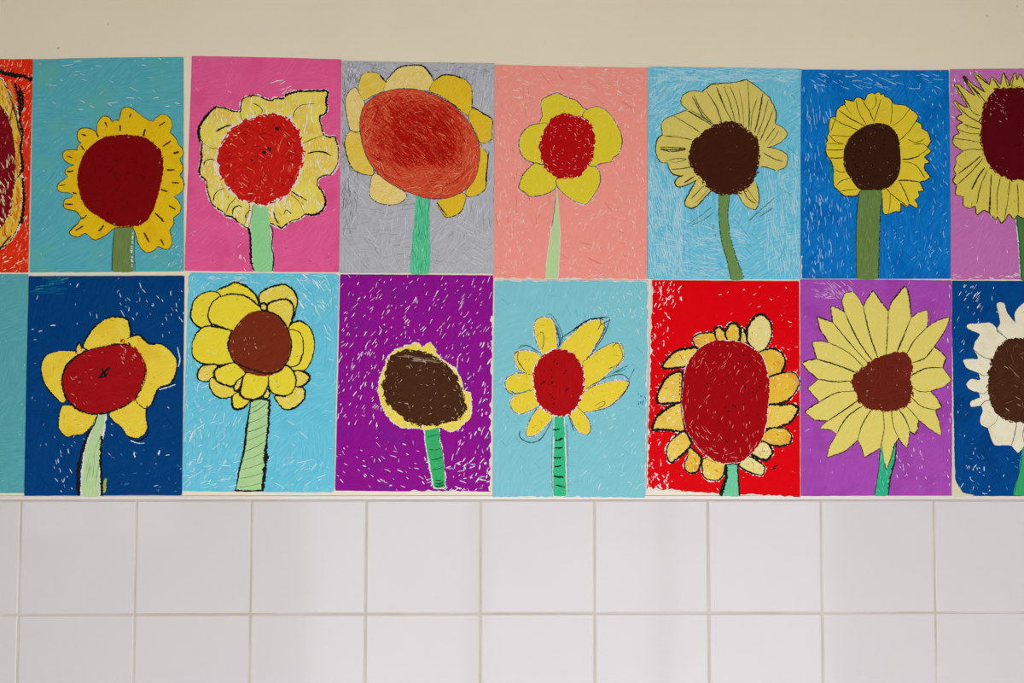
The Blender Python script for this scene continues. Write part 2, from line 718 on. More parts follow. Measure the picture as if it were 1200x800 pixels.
for p, w in ((((-10, 66), (30, 78), (80, 88), (112, 98)), 4.6), (((50, 110), (62, 150), (70, 200), (66, 250)), 2.6),
             (((66, 120), (78, 160), (80, 205)), 2.4), (((70, 240), (78, 280), (72, 340), (80, 400), (68, 430)), 1.9),
             (((30, 150), (52, 210), (66, 280)), 1.0), (((80, 440), (84, 520), (76, 600)), 2.4), (((40, 640), (20, 662), (0, 690)), 1.5)):
    d.stroke(f(*p), w, M_BLACK, 0.45, gaps=0.06)
for p, w in ((((30, 100), (45, 150), (52, 190)), 3.0), (((62, 290), (64, 350), (56, 420)), 2.0), (((60, 470), (66, 530), (52, 600)), 2.0)):
    d.stroke(f(*p), w, ORANGE, 0.5, gaps=0.1)
d.done()

# ---- B: turquoise, big dark red disc
d = Drawing('sunflower_drawing', 'turquoise sheet with dark red disc ringed by small dash-marked golden yellow petals',
            [(38.5, 69.5), (215, 66.5), (215.5, 317.8), (35, 319.3)],
            crayon('turquoise', (80, 168, 184), (104, 186, 196), 0.6, 0.10, 0.5, 1.0, 0.06, 40, 420, c3=(94, 176, 172)), 1, 2,
            flecks=[dict(n=26, m=WHITE_S, ln=(4, 14), w=(0.4, 1.1), ang=0.35, spread=0.5, box=(40, 70, 214, 130)),
                    dict(n=30, m=WHITE_S, ln=(2, 5), w=(0.3, 0.7), ang=0.6, spread=1.4),
                    dict(n=70, m=tone('soft_teal', (96, 180, 194)), ln=(8, 24), w=(0.5, 1.2), ang=0.5, spread=0.8, mode='patch'),
                    dict(n=16, m=WHITE_S, ln=(2, 5), w=(0.5, 1.0), ang=-1.2, spread=0.4, box=(196, 285, 214, 316))])
f = F(60, 115, 3.8125)
y = crayon('golden', (228, 188, 16), (236, 204, 44), 0.5, 0.04, 1.0, 1.5, c3=(224, 172, 20))
dash = ((135, 160, 158, 168), (240, 105, 250, 132), (200, 150, 210, 175), (132, 212, 150, 235), (70, 258, 95, 266),
        (68, 328, 100, 324), (38, 390, 65, 386), (95, 420, 115, 426), (62, 472, 98, 474), (135, 540, 160, 522),
        (108, 590, 145, 570), (212, 595, 236, 566), (415, 600, 438, 645), (490, 630, 505, 660), (465, 512, 505, 553),
        (525, 480, 555, 498), (490, 406, 520, 418), (540, 376, 572, 378), (515, 320, 553, 320), (545, 245, 572, 240),
        (498, 215, 535, 190), (480, 122, 510, 105), (410, 170, 420, 138), (348, 85, 356, 68), (307, 120, 307, 148))
disc = f((335, 163), (300, 165), (235, 175), (190, 205), (150, 245), (130, 290), (118, 345), (122, 400), (140, 460),
         (170, 500), (215, 530), (265, 560), (320, 575), (375, 572), (410, 560), (440, 530), (460, 490), (475, 440),
         (490, 380), (500, 310), (492, 245), (465, 205), (425, 180), (380, 168))
d.ring(f((285, 578, 1), (262, 598), (240, 615), (205, 632), (185, 630), (168, 612, 1), (150, 605), (120, 620), (95, 615), (82, 600),
         (95, 582), (120, 560), (135, 535, 1), (128, 524), (110, 505), (85, 500), (62, 492), (55, 470), (65, 450), (90, 445), (97, 430, 1),
         (70, 420), (45, 420), (28, 405), (30, 385), (48, 370), (75, 350, 1), (62, 335), (65, 320), (80, 305), (102, 298, 1),
         (75, 290), (55, 270), (52, 248), (65, 233), (90, 230), (114, 232, 1), (116, 218), (126, 206, 1), (134, 199), (120, 190),
         (116, 160), (125, 140), (150, 132), (180, 138), (202, 150, 1), (205, 120), (215, 95), (235, 80), (258, 85), (272, 106, 1),
         (285, 97), (303, 99, 1), (308, 75), (315, 50), (330, 40), (350, 42), (375, 55), (400, 75), (430, 95), (456, 104, 1),
         (470, 85), (495, 72), (520, 80), (537, 100), (540, 125), (530, 152, 1), (545, 165), (560, 185), (568, 208, 1), (585, 225),
         (590, 250), (574, 275, 1), (588, 300), (588, 325), (574, 345, 1), (590, 365), (592, 400), (575, 425), (548, 440, 1),
         (570, 460), (580, 490), (572, 515), (546, 535, 1), (548, 560), (530, 592, 1), (538, 620), (540, 650), (525, 675), (500, 672),
         (478, 662, 1), (460, 680), (430, 690), (405, 675), (390, 650), (380, 615), (366, 575, 1)),
       (60 + 310 / 3.8125, 115 + 370 / 3.8125), disc, y, (D_, 0.75, 0.4), None, 0.9, gap_after=(23,),
       marks=[(f((a, b), ((a + c) / 2 + 1, (b + e) / 2 + 1), (c, e)), 1.7, BROWN) for a, b, c, e in dash],
       flecks=[dict(n=2, m=ORANGE, ln=(3, 6), w=(0.4, 1.0), ang=0.8, spread=1.5)])
rr = random.Random(3)
seeds = []
for _ in range(60):
    a, q = rr.uniform(0, 6.283), math.sqrt(rr.random()) * 0.82
    seeds.append((141 + 48 * q * math.cos(a), 212 + 52 * q * math.sin(a)))
d.disc(disc, crayon('oxblood', (122, 8, 14), (134, 14, 18), 0.5, 0.0, 0.8, 1.0), rough=0.5, seeds=seeds, seed_r=0.9,
       seed_m=tone('dark_maroon', (84, 10, 12)), flecks=[dict(n=8, m=CREAM, ln=(2, 3), w=(0.4, 0.7), ang=1.2, spread=0.5, mode='tangent', rmin=0.9)],
       line=(MAROON, 0.7, 0.6, 0.5))
d.stem(f((287, 565), (364, 565), (366, 650), (368, 772), (272, 772), (276, 660)), crayon('moss', (106, 130, 70), (122, 146, 88), 0.6, 0.06, 1.5, 0.2),
       lines=[(f((286, 575), (277, 650), (272, 771)), 0.7, DGREEN), (f((374, 595), (372, 680), (376, 771)), 1.0, DGREEN),
              (f((366, 600), (360, 680), (364, 765)), 1.2, WHITE_S, 0.6, 0.4)])
d.stroke(f((-60, -160), (-20, -162), (40, -164)), 1.0, GREY_D, 0.6)
d.done()

# ---- C: pink
d = Drawing('sunflower_drawing', 'hot pink sheet with a scarlet disc and wavy black-outlined pale yellow petals',
            [(224.5, 65.3), (400, 69.4), (397, 319), (216.7, 317.4)],
            crayon('hot_pink', (228, 90, 148), (238, 106, 160), 0.6, 0.08, 0.5, 1.2, 0.06, 40, 420, c3=(222, 82, 140)), 0, 3,
            flecks=[dict(n=22, m=tone('pale_pink', (240, 180, 205)), ln=(2, 7), w=(0.4, 1.1), ang=0.5, spread=1.3),
                    dict(n=26, m=MAROON, ln=(1.5, 4), w=(0.3, 0.6), ang=0.3, spread=1.5),
                    dict(n=7, m=M_PAPER, ln=(4, 10), w=(0.5, 1.2), ang=-0.35, spread=0.4, box=(320, 90, 340, 112)),
                    dict(n=5, m=M_PAPER, ln=(2, 6), w=(0.6, 1.3), ang=1.4, spread=0.5, box=(280, 300, 292, 316))])
f = F(225, 95, 3.478)
y = crayon('lemon', (234, 214, 78), (242, 228, 124), 0.6, 0.6, 1.4, 0.6, 0.03, c3=(228, 188, 56))
y2 = crayon('buttercup', (232, 200, 60), (240, 224, 120), 0.6, 0.70, 1.2, 0.9, 0.03)
disc = f((300, 142), (350, 140), (395, 160), (425, 195), (440, 240), (450, 300), (445, 350), (425, 400), (400, 440),
         (370, 470), (320, 495), (285, 500), (240, 490), (195, 475), (160, 440), (130, 395), (110, 340), (108, 300), (125, 255),
         (150, 215), (190, 180), (250, 152))
strokes = [(((247, 90), (270, 100), (285, 115), (283, 132)), 1.0), (((410, 150), (420, 120), (450, 97), (500, 92)), 0.9),
           (((97, 205), (125, 190), (155, 180), (172, 192)), 1.2), (((48, 345), (55, 325), (80, 318), (98, 325)), 1.1),
           (((88, 495), (90, 470), (105, 448), (132, 436)), 1.0), (((165, 545), (170, 520), (190, 508), (205, 513)), 1.1),
           (((222, 565), (220, 545), (240, 525)), 1.2), (((333, 530), (340, 560), (355, 582)), 1.1), (((375, 545), (385, 525), (405, 540)), 1.1),
           (((405, 450), (435, 468), (472, 487)), 1.3), (((470, 295), (510, 287), (545, 292), (565, 305)), 1.1)]
d.ring(f((232, 600, 1), (222, 598), (212, 590, 1), (190, 575), (165, 555), (135, 550, 1), (130, 535), (105, 520), (80, 495), (65, 450),
         (60, 405, 1), (35, 385), (30, 360), (38, 320), (38, 285), (42, 250, 1), (30, 210), (35, 180), (60, 145), (95, 108),
         (130, 110), (165, 122), (197, 125, 1), (200, 100), (205, 75), (235, 60), (270, 60), (300, 75), (328, 80, 1), (335, 70), (370, 70),
         (385, 55), (430, 42), (480, 40), (525, 40), (551, 40), (552, 60), (545, 85), (550, 110), (542, 135), (520, 145), (525, 180),
         (537, 221, 1), (560, 228), (580, 225), (588, 245), (595, 275), (597, 310), (590, 345), (565, 380), (535, 385), (515, 400),
         (510, 427, 1), (530, 450), (545, 490), (535, 520), (505, 545), (460, 543, 1), (435, 562), (400, 572), (367, 600, 1), (345, 590), (318, 578, 1)),
       (225 + 280 / 3.478, 95 + 325 / 3.478), disc, y, (M_BLACK, 1.6, 0.35, 0.03), (0.5, OLIVE, 0.8), 0.8, gap_after=(11,), halo=1.5,
       marks=[(f(*p), w, M_BLACK) for p, w in strokes], mats=[y, y, y2],
       flecks=[dict(n=16, m=M_PAPER, ln=(4, 14), w=(0.5, 1.7), ang=1.4, spread=0.5), dict(n=2, m=ORANGE, ln=(2, 7), w=(0.5, 1.4), ang=1.2, spread=0.8)])
d.disc(disc, crayon('scarlet_wax', (196, 22, 20), (216, 40, 28), 0.7, 0.30, 0.9, 1.3, paper=(240, 170, 130)), rough=1.2, halo=2.6,
       scribble=(80, tone('scarlet', (204, 28, 22)), (4, 10), (0.8, 2.0)),
       seeds=f((243, 320), (246, 324), (293, 290), (315, 275), (318, 282), (318, 300), (346, 192), (349, 196)), seed_r=1.9,
       flecks=[dict(n=60, m=RED_L, ln=(3, 10), w=(0.4, 1.1), ang=0.8, spread=1.2, mode='patch', regions=9),
               dict(n=60, m=RED_D, ln=(5, 14), w=(0.6, 1.6), ang=0.8, spread=1.2, mode='patch', regions=9),
               dict(n=16, m=CREAM, ln=(3, 7), w=(0.5, 1.2), ang=0.6, spread=1.0, mode='tangent', rmin=0.72)])
d.stem(f((252, 500), (303, 500), (315, 560), (324, 640), (329, 774), (252, 774), (246, 700), (240, 620), (241, 560)),
       crayon('mint', (142, 212, 146), (164, 222, 162), 0.5, 0.12, 0.8, 0.8), halo=0.8,
       lines=[(f((222, 580), (236, 620), (240, 680), (242, 740), (255, 774)), 2.0, M_BLACK, 0.4),
              (f((318, 585), (331, 620), (325, 670), (333, 720), (328, 774)), 1.3, M_BLACK, 0.35)])
d.stroke(f((32, 250), (26, 200), (50, 150), (90, 108)), 2.2, M_BLACK, 0.4)
d.stroke(f((36, 180), (60, 142), (100, 100)), 1.6, M_BLACK, 0.5)
d.done()

# ---- D: grey pencil
d = Drawing('sunflower_drawing', 'grey shaded sheet with a huge tilted red oval disc and rounded yellow petals',
            [(400.5, 71), (580, 74), (579, 320.8), (397.5, 320)],
            crayon('grey_pencil', (172, 174, 182), (192, 194, 200), 0.8, 0.30, 0.9, 2.4, 0.035, 60, 700, paper=(214, 214, 218)), 1, 4,
            flecks=[dict(n=700, m=GREY_L, ln=(6, 22), w=(0.3, 0.8), ang=1.1, spread=1.3, mode='patch', regions=16),
                    dict(n=420, m=GREY_D, ln=(6, 22), w=(0.3, 0.6), ang=1.1, spread=1.3, mode='patch', regions=16),
                    dict(n=190, m=GREY_D, ln=(5, 18), w=(0.35, 0.9), ang=1.5, spread=0.6, box=(400, 72, 420, 275)),
                    dict(n=45, m=GREY_K, ln=(5, 14), w=(0.3, 0.7), ang=1.4, spread=0.6, box=(400, 72, 416, 270)),
                    dict(n=90, m=GREY_D, ln=(5, 16), w=(0.3, 0.8), ang=0.1, spread=0.4, box=(400, 72, 578, 92))])
f = F(400, 65, 4.0)
y = crayon('ochre_pencil', (228, 192, 54), (236, 212, 110), 0.8, 0.42, 0.7, 1.2, 0.025, paper=(236, 214, 164))
y2 = crayon('pale_ochre_pencil', (232, 204, 100), (238, 220, 156), 0.8, 0.75, 0.7, 1.2, 0.025, paper=(232, 210, 170))
y3 = crayon('yellow_pencil', (226, 186, 28), (232, 198, 60), 0.8, 0.15, 0.9, 1.2, 0.025, paper=(236, 214, 150))
for k, pts in ((y, ((88, 195), (80, 150), (95, 95), (115, 80), (160, 80), (190, 100), (212, 130), (205, 160), (150, 185), (105, 210))),
               (y2, ((212, 120), (225, 100), (270, 55), (320, 45), (380, 50), (415, 80), (432, 115), (415, 160), (300, 160), (205, 170))),
               (y3, ((432, 125), (460, 100), (510, 92), (565, 105), (605, 140), (612, 190), (610, 250), (600, 285), (540, 240), (470, 190), (415, 165))),
               (y3, ((618, 250), (660, 270), (705, 300), (705, 350), (700, 395), (655, 410), (635, 370), (598, 290))),
               (y3, ((650, 420), (665, 440), (685, 470), (680, 560), (670, 630), (605, 662), (585, 640), (630, 560), (645, 490))),
               (y3, ((580, 650), (575, 700), (550, 740), (495, 758), (470, 730), (450, 690), (480, 660), (530, 645))),
               (y2, ((155, 555), (135, 620), (140, 665), (190, 695), (265, 695), (305, 650), (230, 600))),
               (y, ((45, 350), (18, 400), (25, 460), (50, 525), (100, 555), (150, 555), (135, 490), (105, 420), (88, 350))),
               (y2, ((60, 150), (25, 190), (20, 240), (30, 300), (45, 350), (90, 350), (95, 270), (108, 225), (85, 180)))):
    d.blob(f(*pts), k, line=(M_BLACK if k is not y2 else M_GRAPHITE, 0.7, 0.5, 0.15, 0.3),
           flecks=[dict(n=22, m=tone('pale_amber_line', (236, 208, 130)) if k is y else tone('amber_line', (226, 190, 70)), ln=(4, 12), w=(0.3, 0.7), ang=0.6, spread=0.8)])
disc = f((300, 155), (380, 165), (450, 190), (520, 230), (580, 290), (625, 360), (648, 430), (645, 510), (625, 580), (580, 630),
         (510, 665), (430, 672), (350, 655), (270, 620), (200, 580), (145, 520), (110, 450), (90, 370), (88, 300), (105, 240),
         (150, 195), (220, 165))
c = (400 + 370 / 4, 65 + 410 / 4)
d.disc(disc, crayon('red_pencil', (208, 66, 38), (220, 104, 70), 0.8, 0.35, 0.6, 0.8, paper=(230, 160, 120)), rough=0.4,
       line=(GREY_K, 0.8, 0.4, 0.05),
       flecks=[dict(n=330, m=tone('brick', (212, 96, 60)), ln=(8, 24), w=(0.3, 0.8), mode='tangent', spread=0.35, rmin=0.55, ctr=c),
               dict(n=520, m=tone('red_line', (194, 34, 22)), ln=(8, 26), w=(0.3, 0.9), mode='tangent', spread=0.3, rmin=0.35, ctr=c),
               dict(n=620, m=tone('mid_red', (186, 18, 10)), ln=(10, 26), w=(0.5, 1.1), ang=0.75, spread=0.35, box=(440, 115, 540, 195)),
               dict(n=420, m=RED_D, ln=(8, 20), w=(0.5, 1.3), ang=0.75, spread=0.3, box=(462, 125, 532, 192)),
               dict(n=160, m=tone('red_line', (194, 34, 22)), ln=(8, 22), w=(0.4, 0.9), ang=0.35, spread=0.4, box=(430, 110, 530, 175)),
               dict(n=110, m=tone('peach', (234, 160, 120)), ln=(3, 10), w=(0.3, 0.6), ang=0.5, spread=0.8),
               dict(n=90, m=tone('peach', (234, 160, 120)), ln=(6, 16), w=(0.3, 0.7), mode='tangent', spread=0.3, rmin=0.75, ctr=c)])
f = F(395, 60, 2.963)
d.stem(f((275, 500), (323, 500), (322, 600), (325, 700), (320, 771), (255, 771), (262, 650), (270, 560)),
       crayon('jade', (78, 192, 144), (104, 208, 162), 0.7, 0.22, 1.5, 0.3),
       flecks=[dict(n=60, m=tone('jade_dark', (52, 168, 118)), ln=(5, 16), w=(0.4, 1.0), ang=1.5, spread=0.3),
               dict(n=30, m=tone('jade_pale', (150, 222, 190)), ln=(4, 12), w=(0.3, 0.8), ang=1.4, spread=0.4)])
f = F(400, 65, 4.0)
d.stroke(f((215, 112), (262, 62), (318, 46), (378, 48), (412, 80), (432, 118)), 1.1, M_BLACK, 0.5, gaps=0.05)
d.stroke(f((436, 118), (475, 92), (520, 92), (570, 108)), 1.1, M_BLACK, 0.5, gaps=0.05)
d.stroke(f((180, 90), (212, 128)), 1.4, M_BLACK, 0.5)
d.stroke(f((612, 238), (660, 268), (704, 295)), 1.1, M_BLACK, 0.5)
d.stroke(f((692, 450), (684, 520), (676, 590)), 1.0, M_BLACK, 0.5)
d.stroke(f((448, 690), (495, 752)), 1.4, M_BLACK, 0.5)
d.done()

# ---- E: salmon
d = Drawing('sunflower_drawing', 'salmon sheet with a small five-petalled yellow flower on a thin pale tapering stem',
            [(580, 75.5), (759, 79), (757.8, 327.6), (577.8, 326.4)],
            crayon('salmon', (242, 150, 137), (245, 160, 148), 0.6, 0.33, 0.7, 1.4, 0.05, 60, 560, paper=(240, 200, 190)), 0, 5,
            flecks=[dict(n=110, m=tone('shell', (240, 212, 204)), ln=(3, 11), w=(0.4, 1.0), ang=0.15, spread=0.35, box=(582, 78, 757, 120)),
                    dict(n=120, m=tone('shell', (240, 212, 204)), ln=(2, 8), w=(0.4, 1.1), ang=1.3, spread=0.5, box=(582, 120, 615, 325)),
                    dict(n=90, m=tone('shell', (240, 212, 204)), ln=(2, 8), w=(0.4, 1.0), ang=1.5, spread=0.4, box=(720, 90, 757, 325)),
                    dict(n=130, m=tone('shell', (240, 212, 204)), ln=(2, 8), w=(0.4, 1.0), ang=2.0, spread=0.7, mode='patch', box=(590, 230, 750, 325)),
                    dict(n=60, m=M_PAPER, ln=(2, 6), w=(0.4, 1.0), ang=1.2, spread=1.0),
                    dict(n=60, m=tone('coral', (230, 130, 117)), ln=(6, 18), w=(0.5, 1.3), ang=0.9, spread=1.2, mode='patch')],
            bare_edges=[((580, 326.4), (757, 327.6), -1.6, 0.4)])
f = F(600, 100, 5.336)
y = crayon('citrus', (222, 202, 44), (228, 210, 66), 0.5, 0.16, 1.1, 1.2, c3=(226, 206, 52))
ln_ = (tone('violet_line', (92, 78, 110)), 0.75, 0.4, 0.02, 0.4)
for pts in (((185, 100), (225, 70), (285, 50), (340, 75), (400, 95), (440, 135), (470, 160), (440, 210), (360, 210), (240, 240), (175, 240), (190, 190)),
            ((285, 590), (270, 640), (220, 675), (160, 690), (110, 690), (60, 655), (45, 630), (65, 570), (105, 520), (155, 480), (220, 500), (280, 560)),
            ((175, 240), (110, 255), (65, 300), (45, 360), (55, 420), (90, 465), (155, 485), (215, 480), (210, 300), (220, 240)),
            ((515, 505), (545, 545), (550, 600), (525, 660), (465, 740), (400, 725), (340, 690), (285, 630), (285, 585), (380, 550), (470, 480)),
            ((470, 155), (530, 135), (590, 160), (640, 220), (675, 290), (685, 350), (670, 420), (630, 450), (620, 475), (550, 490), (515, 505), (470, 480), (480, 300), (440, 200))):
    d.blob(f(*pts), y, line=ln_, halo=0.9, tens=0.9, flecks=[dict(n=8, m=CREAM, ln=(2, 5), w=(0.3, 0.8), ang=0.8, spread=1.2)])
d.disc(f((340, 185), (290, 190), (245, 220), (210, 270), (190, 320), (174, 375), (180, 430), (202, 490), (232, 535), (290, 570), (350, 572),
         (408, 570), (450, 530), (488, 470), (508, 400), (510, 320), (490, 250), (445, 208), (395, 195)),
       crayon('cherry', (176, 10, 14), (190, 16, 20), 0.6, 0.05, 0.8, 1.4), rough=0.9, halo=0.6,
       scribble=(120, tone('cherry_line', (178, 10, 14)), (3, 7), (0.8, 1.5)),
       flecks=[dict(n=60, m=tone('blush', (232, 150, 140)), ln=(1.5, 5), w=(0.3, 0.9), mode='tangent', spread=0.5, rmin=0.45),
               dict(n=25, m=tone('blush', (232, 150, 140)), ln=(1.5, 3), w=(0.3, 0.6), ang=1, spread=1.5)])
g = F(575, 60, 2.963)
d.stem(g((228, 470), (234, 540), (241, 640), (237, 740), (232, 786), (193, 786), (196, 720), (210, 620), (222, 540)),
       crayon('pale_leaf', (182, 212, 150), (196, 222, 168), 0.5, 0.2, 1.5, 0.4), halo=0.5,
       lines=[(g((226, 478), (222, 540), (212, 610)), 0.5, M_GRAPHITE)])
d.stroke(f((60, 655), (95, 680), (112, 722)), 0.7, ln_[0])
d.done()
# ---- F: light blue, fan of pale petals
d = Drawing('sunflower_drawing', 'sky-blue sheet with dark brown disc, pale yellow pencil-streaked petals and thin curved stem',
            [(759.5, 77.8), (939, 80.4), (937.6, 327.4), (758.6, 327)],
            crayon('sky_wax', (98, 188, 218), (136, 210, 230), 0.8, 0.42, 0.9, 1.5, 0.05, 45, 520, paper=(206, 222, 230)), 1, 6,
            flecks=[dict(n=400, m=tone('haze', (178, 218, 232)), ln=(6, 20), w=(0.4, 1.1), ang=1.35, spread=0.25, box=(760, 190, 800, 326)),
                    dict(n=260, m=tone('haze', (178, 218, 232)), ln=(6, 20), w=(0.4, 1.1), ang=1.45, spread=0.25, box=(895, 180, 938, 326)),
                    dict(n=220, m=tone('haze', (178, 218, 232)), ln=(6, 22), w=(0.4, 1.2), ang=0.3, spread=0.3, box=(770, 255, 870, 326)),
                    dict(n=220, m=tone('haze', (178, 218, 232)), ln=(6, 18), w=(0.4, 1.1), ang=0.05, spread=0.2, box=(760, 78, 938, 96)),
                    dict(n=180, m=tone('haze', (178, 218, 232)), ln=(6, 18), w=(0.4, 1.1), ang=-0.7, spread=0.3, box=(762, 90, 815, 150)),
                    dict(n=110, m=tone('azure', (84, 177, 208)), ln=(8, 24), w=(0.6, 1.6), ang=1.0, spread=1.0, mode='patch', regions=10),
                    dict(n=110, m=M_PAPER, ln=(3, 9), w=(0.3, 0.7), ang=1.3, spread=0.5)])
f = F(760, 85, 4.706)
y = crayon('straw', (212, 196, 98), (220, 206, 116), 0.5, 0.05, 1.2, 0.8)
disc = f((400, 278), (350, 295), (300, 335), (250, 375), (225, 430), (225, 490), (260, 550), (300, 600), (350, 655), (400, 670),
         (470, 665), (520, 655), (570, 610), (600, 540), (605, 470), (610, 400), (590, 355), (540, 315), (490, 280), (440, 272))
K = M_PENCIL
mk = [(((140, 240), (210, 280), (285, 330)), 0.8, D_), (((85, 348), (160, 355), (240, 370)), 0.9, D_),
      (((60, 412), (120, 412), (205, 420), (130, 436), (66, 422), (130, 426), (200, 424)), 1.1, D_),
      (((95, 490), (150, 475), (210, 478), (150, 495), (120, 488)), 0.7, K), (((125, 535), (180, 530), (250, 518)), 0.7, K),
      (((195, 608), (225, 590), (255, 572)), 0.9, D_), (((240, 130), (280, 205), (300, 240), (355, 285)), 0.9, K), (((250, 125), (300, 220), (358, 280)), 0.7, K),
      (((218, 210), (285, 250), (350, 290)), 1.4, D_), (((230, 205), (290, 240), (345, 280)), 0.8, D_), (((320, 105), (370, 180), (405, 275)), 0.9, K),
      (((375, 80), (420, 190), (465, 275)), 1.3, D_), (((415, 75), (450, 170), (480, 275)), 0.7, K), (((450, 75), (490, 180), (505, 290)), 0.9, K),
      (((500, 90), (520, 200), (525, 305)), 0.7, K), (((548, 50), (556, 200), (553, 310)), 1.0, K), (((600, 140), (572, 230), (565, 310)), 0.8, K),
      (((632, 110), (608, 240), (585, 330)), 1.0, D_), (((660, 150), (632, 260), (600, 345)), 0.8, K), (((690, 200), (650, 300), (615, 375)), 0.8, K),
      (((700, 300), (665, 350), (640, 385)), 0.8, D_), (((720, 320), (690, 365), (660, 400)), 0.7, K), (((630, 440), (690, 475), (742, 490)), 0.9, K),
      (((620, 518), (660, 525), (700, 540)), 1.0, D_), (((605, 545), (645, 555), (680, 575)), 0.8, K), (((525, 645), (545, 690), (590, 722)), 0.8, K),
      (((540, 635), (570, 680), (600, 715)), 0.6, K), (((310, 620), (270, 660), (235, 695)), 0.8, K), (((330, 640), (290, 690), (255, 720)), 0.6, K)]
d.ring(f((345, 652, 1), (310, 690), (265, 738), (235, 748), (205, 735), (200, 710), (225, 660), (262, 592, 1), (250, 602), (200, 625),
         (160, 630), (145, 605), (165, 575), (192, 568, 1), (175, 570), (135, 560), (112, 530), (105, 498, 1), (70, 495), (50, 470),
         (38, 420), (50, 365), (78, 342, 1), (70, 290), (90, 255), (140, 235), (215, 205, 1), (180, 170), (190, 125), (240, 100),
         (295, 106, 1), (345, 65), (372, 62, 1), (400, 58), (442, 57, 1), (480, 52), (500, 48, 1), (540, 38), (552, 46, 1), (590, 70), (632, 106, 1),
         (665, 135), (688, 175, 1), (705, 230), (698, 280, 1), (745, 305), (765, 340), (740, 375), (700, 400), (655, 412, 1), (690, 415),
         (750, 440), (768, 470), (755, 520), (712, 540, 1), (706, 580), (700, 610), (660, 618), (592, 606, 1), (605, 650), (610, 700),
         (600, 740), (580, 755), (530, 730), (488, 662, 1)),
       (760 + 418 / 4.706, 85 + 470 / 4.706), disc, y, (D_, 0.95, 0.35), None, 0.9, gap_after=(15,), halo=0.0,
       marks=[(f(*p), w, m) for p, w, m in mk], flecks=[dict(n=3, m=CREAM, ln=(4, 9), w=(0.3, 0.7), ang=1.3, spread=0.6)])
d.disc(disc, crayon('umber', (62, 28, 14), (72, 36, 20), 0.5, 0.0, 0.8, 1.0), rough=1.0, scribble=(70, tone('umber_line', (70, 34, 18)), (3, 6), (0.7, 1.6)),
       flecks=[dict(n=45, m=tone('tan', (176, 140, 110)), ln=(1, 2.5), w=(0.3, 0.8), mode='tangent', spread=1.2, rmin=0.86),
               dict(n=4, m=tone('tan', (176, 140, 110)), ln=(1, 2), w=(0.3, 0.6))])
g = F(755, 65, 2.963)
d.stem(g((258, 474), (297, 474), (290, 560), (300, 640), (320, 710), (345, 776), (300, 778), (285, 710), (265, 640), (258, 560)),
       crayon('fern', (106, 140, 74), (122, 156, 92), 0.6, 0.04, 1.4, 0.4), halo=0.0,
       lines=[(g((297, 490), (290, 560), (302, 640), (322, 710), (346, 772)), 0.7, DGREEN, 0.4, 0.2),
              (g((260, 490), (259, 560), (268, 640), (287, 710), (300, 776)), 0.7, DGREEN, 0.4, 0.3)])
for p in (((235, 525), (190, 560), (155, 585)), ((240, 545), (205, 570), (165, 588)), ((450, 495), (400, 540), (362, 575)), ((445, 530), (400, 560)), ((240, 585), (238, 605)), ((246, 620), (248, 630))):
    d.stroke(g(*p), 0.7, OLIVE, 0.5, gaps=0.1)
d.done()

# ---- G: royal blue
d = Drawing('sunflower_drawing', 'strong blue sheet with many narrow yellow petals, brown disc and a broad olive stem',
            [(939, 81.3), (1112.4, 82), (1113.6, 326.8), (938.4, 326.6)],
            crayon('royal_blue', (4, 108, 190), (26, 130, 208), 0.8, 0.16, 1.2, 1.0, 0.05, 45, 480, c3=(0, 100, 180), paper=(190, 214, 232)), 2, 7,
            flecks=[dict(n=80, m=tone('ice', (150, 198, 230)), ln=(4, 13), w=(0.4, 1.4), ang=1.45, spread=0.25, box=(942, 85, 975, 325)),
                    dict(n=70, m=tone('ice', (150, 198, 230)), ln=(3, 10), w=(0.4, 1.3), ang=1.5, spread=0.25, box=(942, 230, 1000, 325)),
                    dict(n=50, m=tone('ice', (150, 198, 230)), ln=(4, 14), w=(0.4, 1.3), ang=0.25, spread=0.35, box=(950, 86, 1105, 104)),
                    dict(n=50, m=tone('ice', (150, 198, 230)), ln=(3, 8), w=(0.4, 1.0), ang=1.3, spread=0.5, box=(1075, 95, 1111, 325)),
                    dict(n=40, m=tone('ice', (150, 198, 230)), ln=(2, 7), w=(0.3, 0.9), ang=-0.9, spread=0.4, box=(1035, 240, 1111, 325)),
                    dict(n=90, m=tone('cobalt', (2, 102, 183)), ln=(8, 22), w=(0.6, 1.6), ang=1.3, spread=0.7, mode='patch'),
                    dict(n=60, m=tone('cerulean', (54, 150, 216)), ln=(6, 18), w=(0.4, 1.1), ang=1.3, spread=0.6, mode='patch')],
            bare_edges=[((938.6, 300), (938.4, 326), -3.0, 0.3)])
f = F(960, 100, 5.164)
y = crayon('sunny', (222, 198, 44), (228, 208, 70), 0.5, 0.06, 1.0, 1.4, c3=(220, 190, 50))
disc = f((340, 230), (290, 240), (240, 270), (190, 310), (160, 360), (148, 430), (155, 500), (190, 560), (230, 615), (270, 632), (330, 632),
         (390, 628), (440, 600), (475, 550), (490, 490), (490, 420), (485, 350), (465, 290), (430, 250), (385, 232))
LB = tone('bark_line', (58, 40, 20))
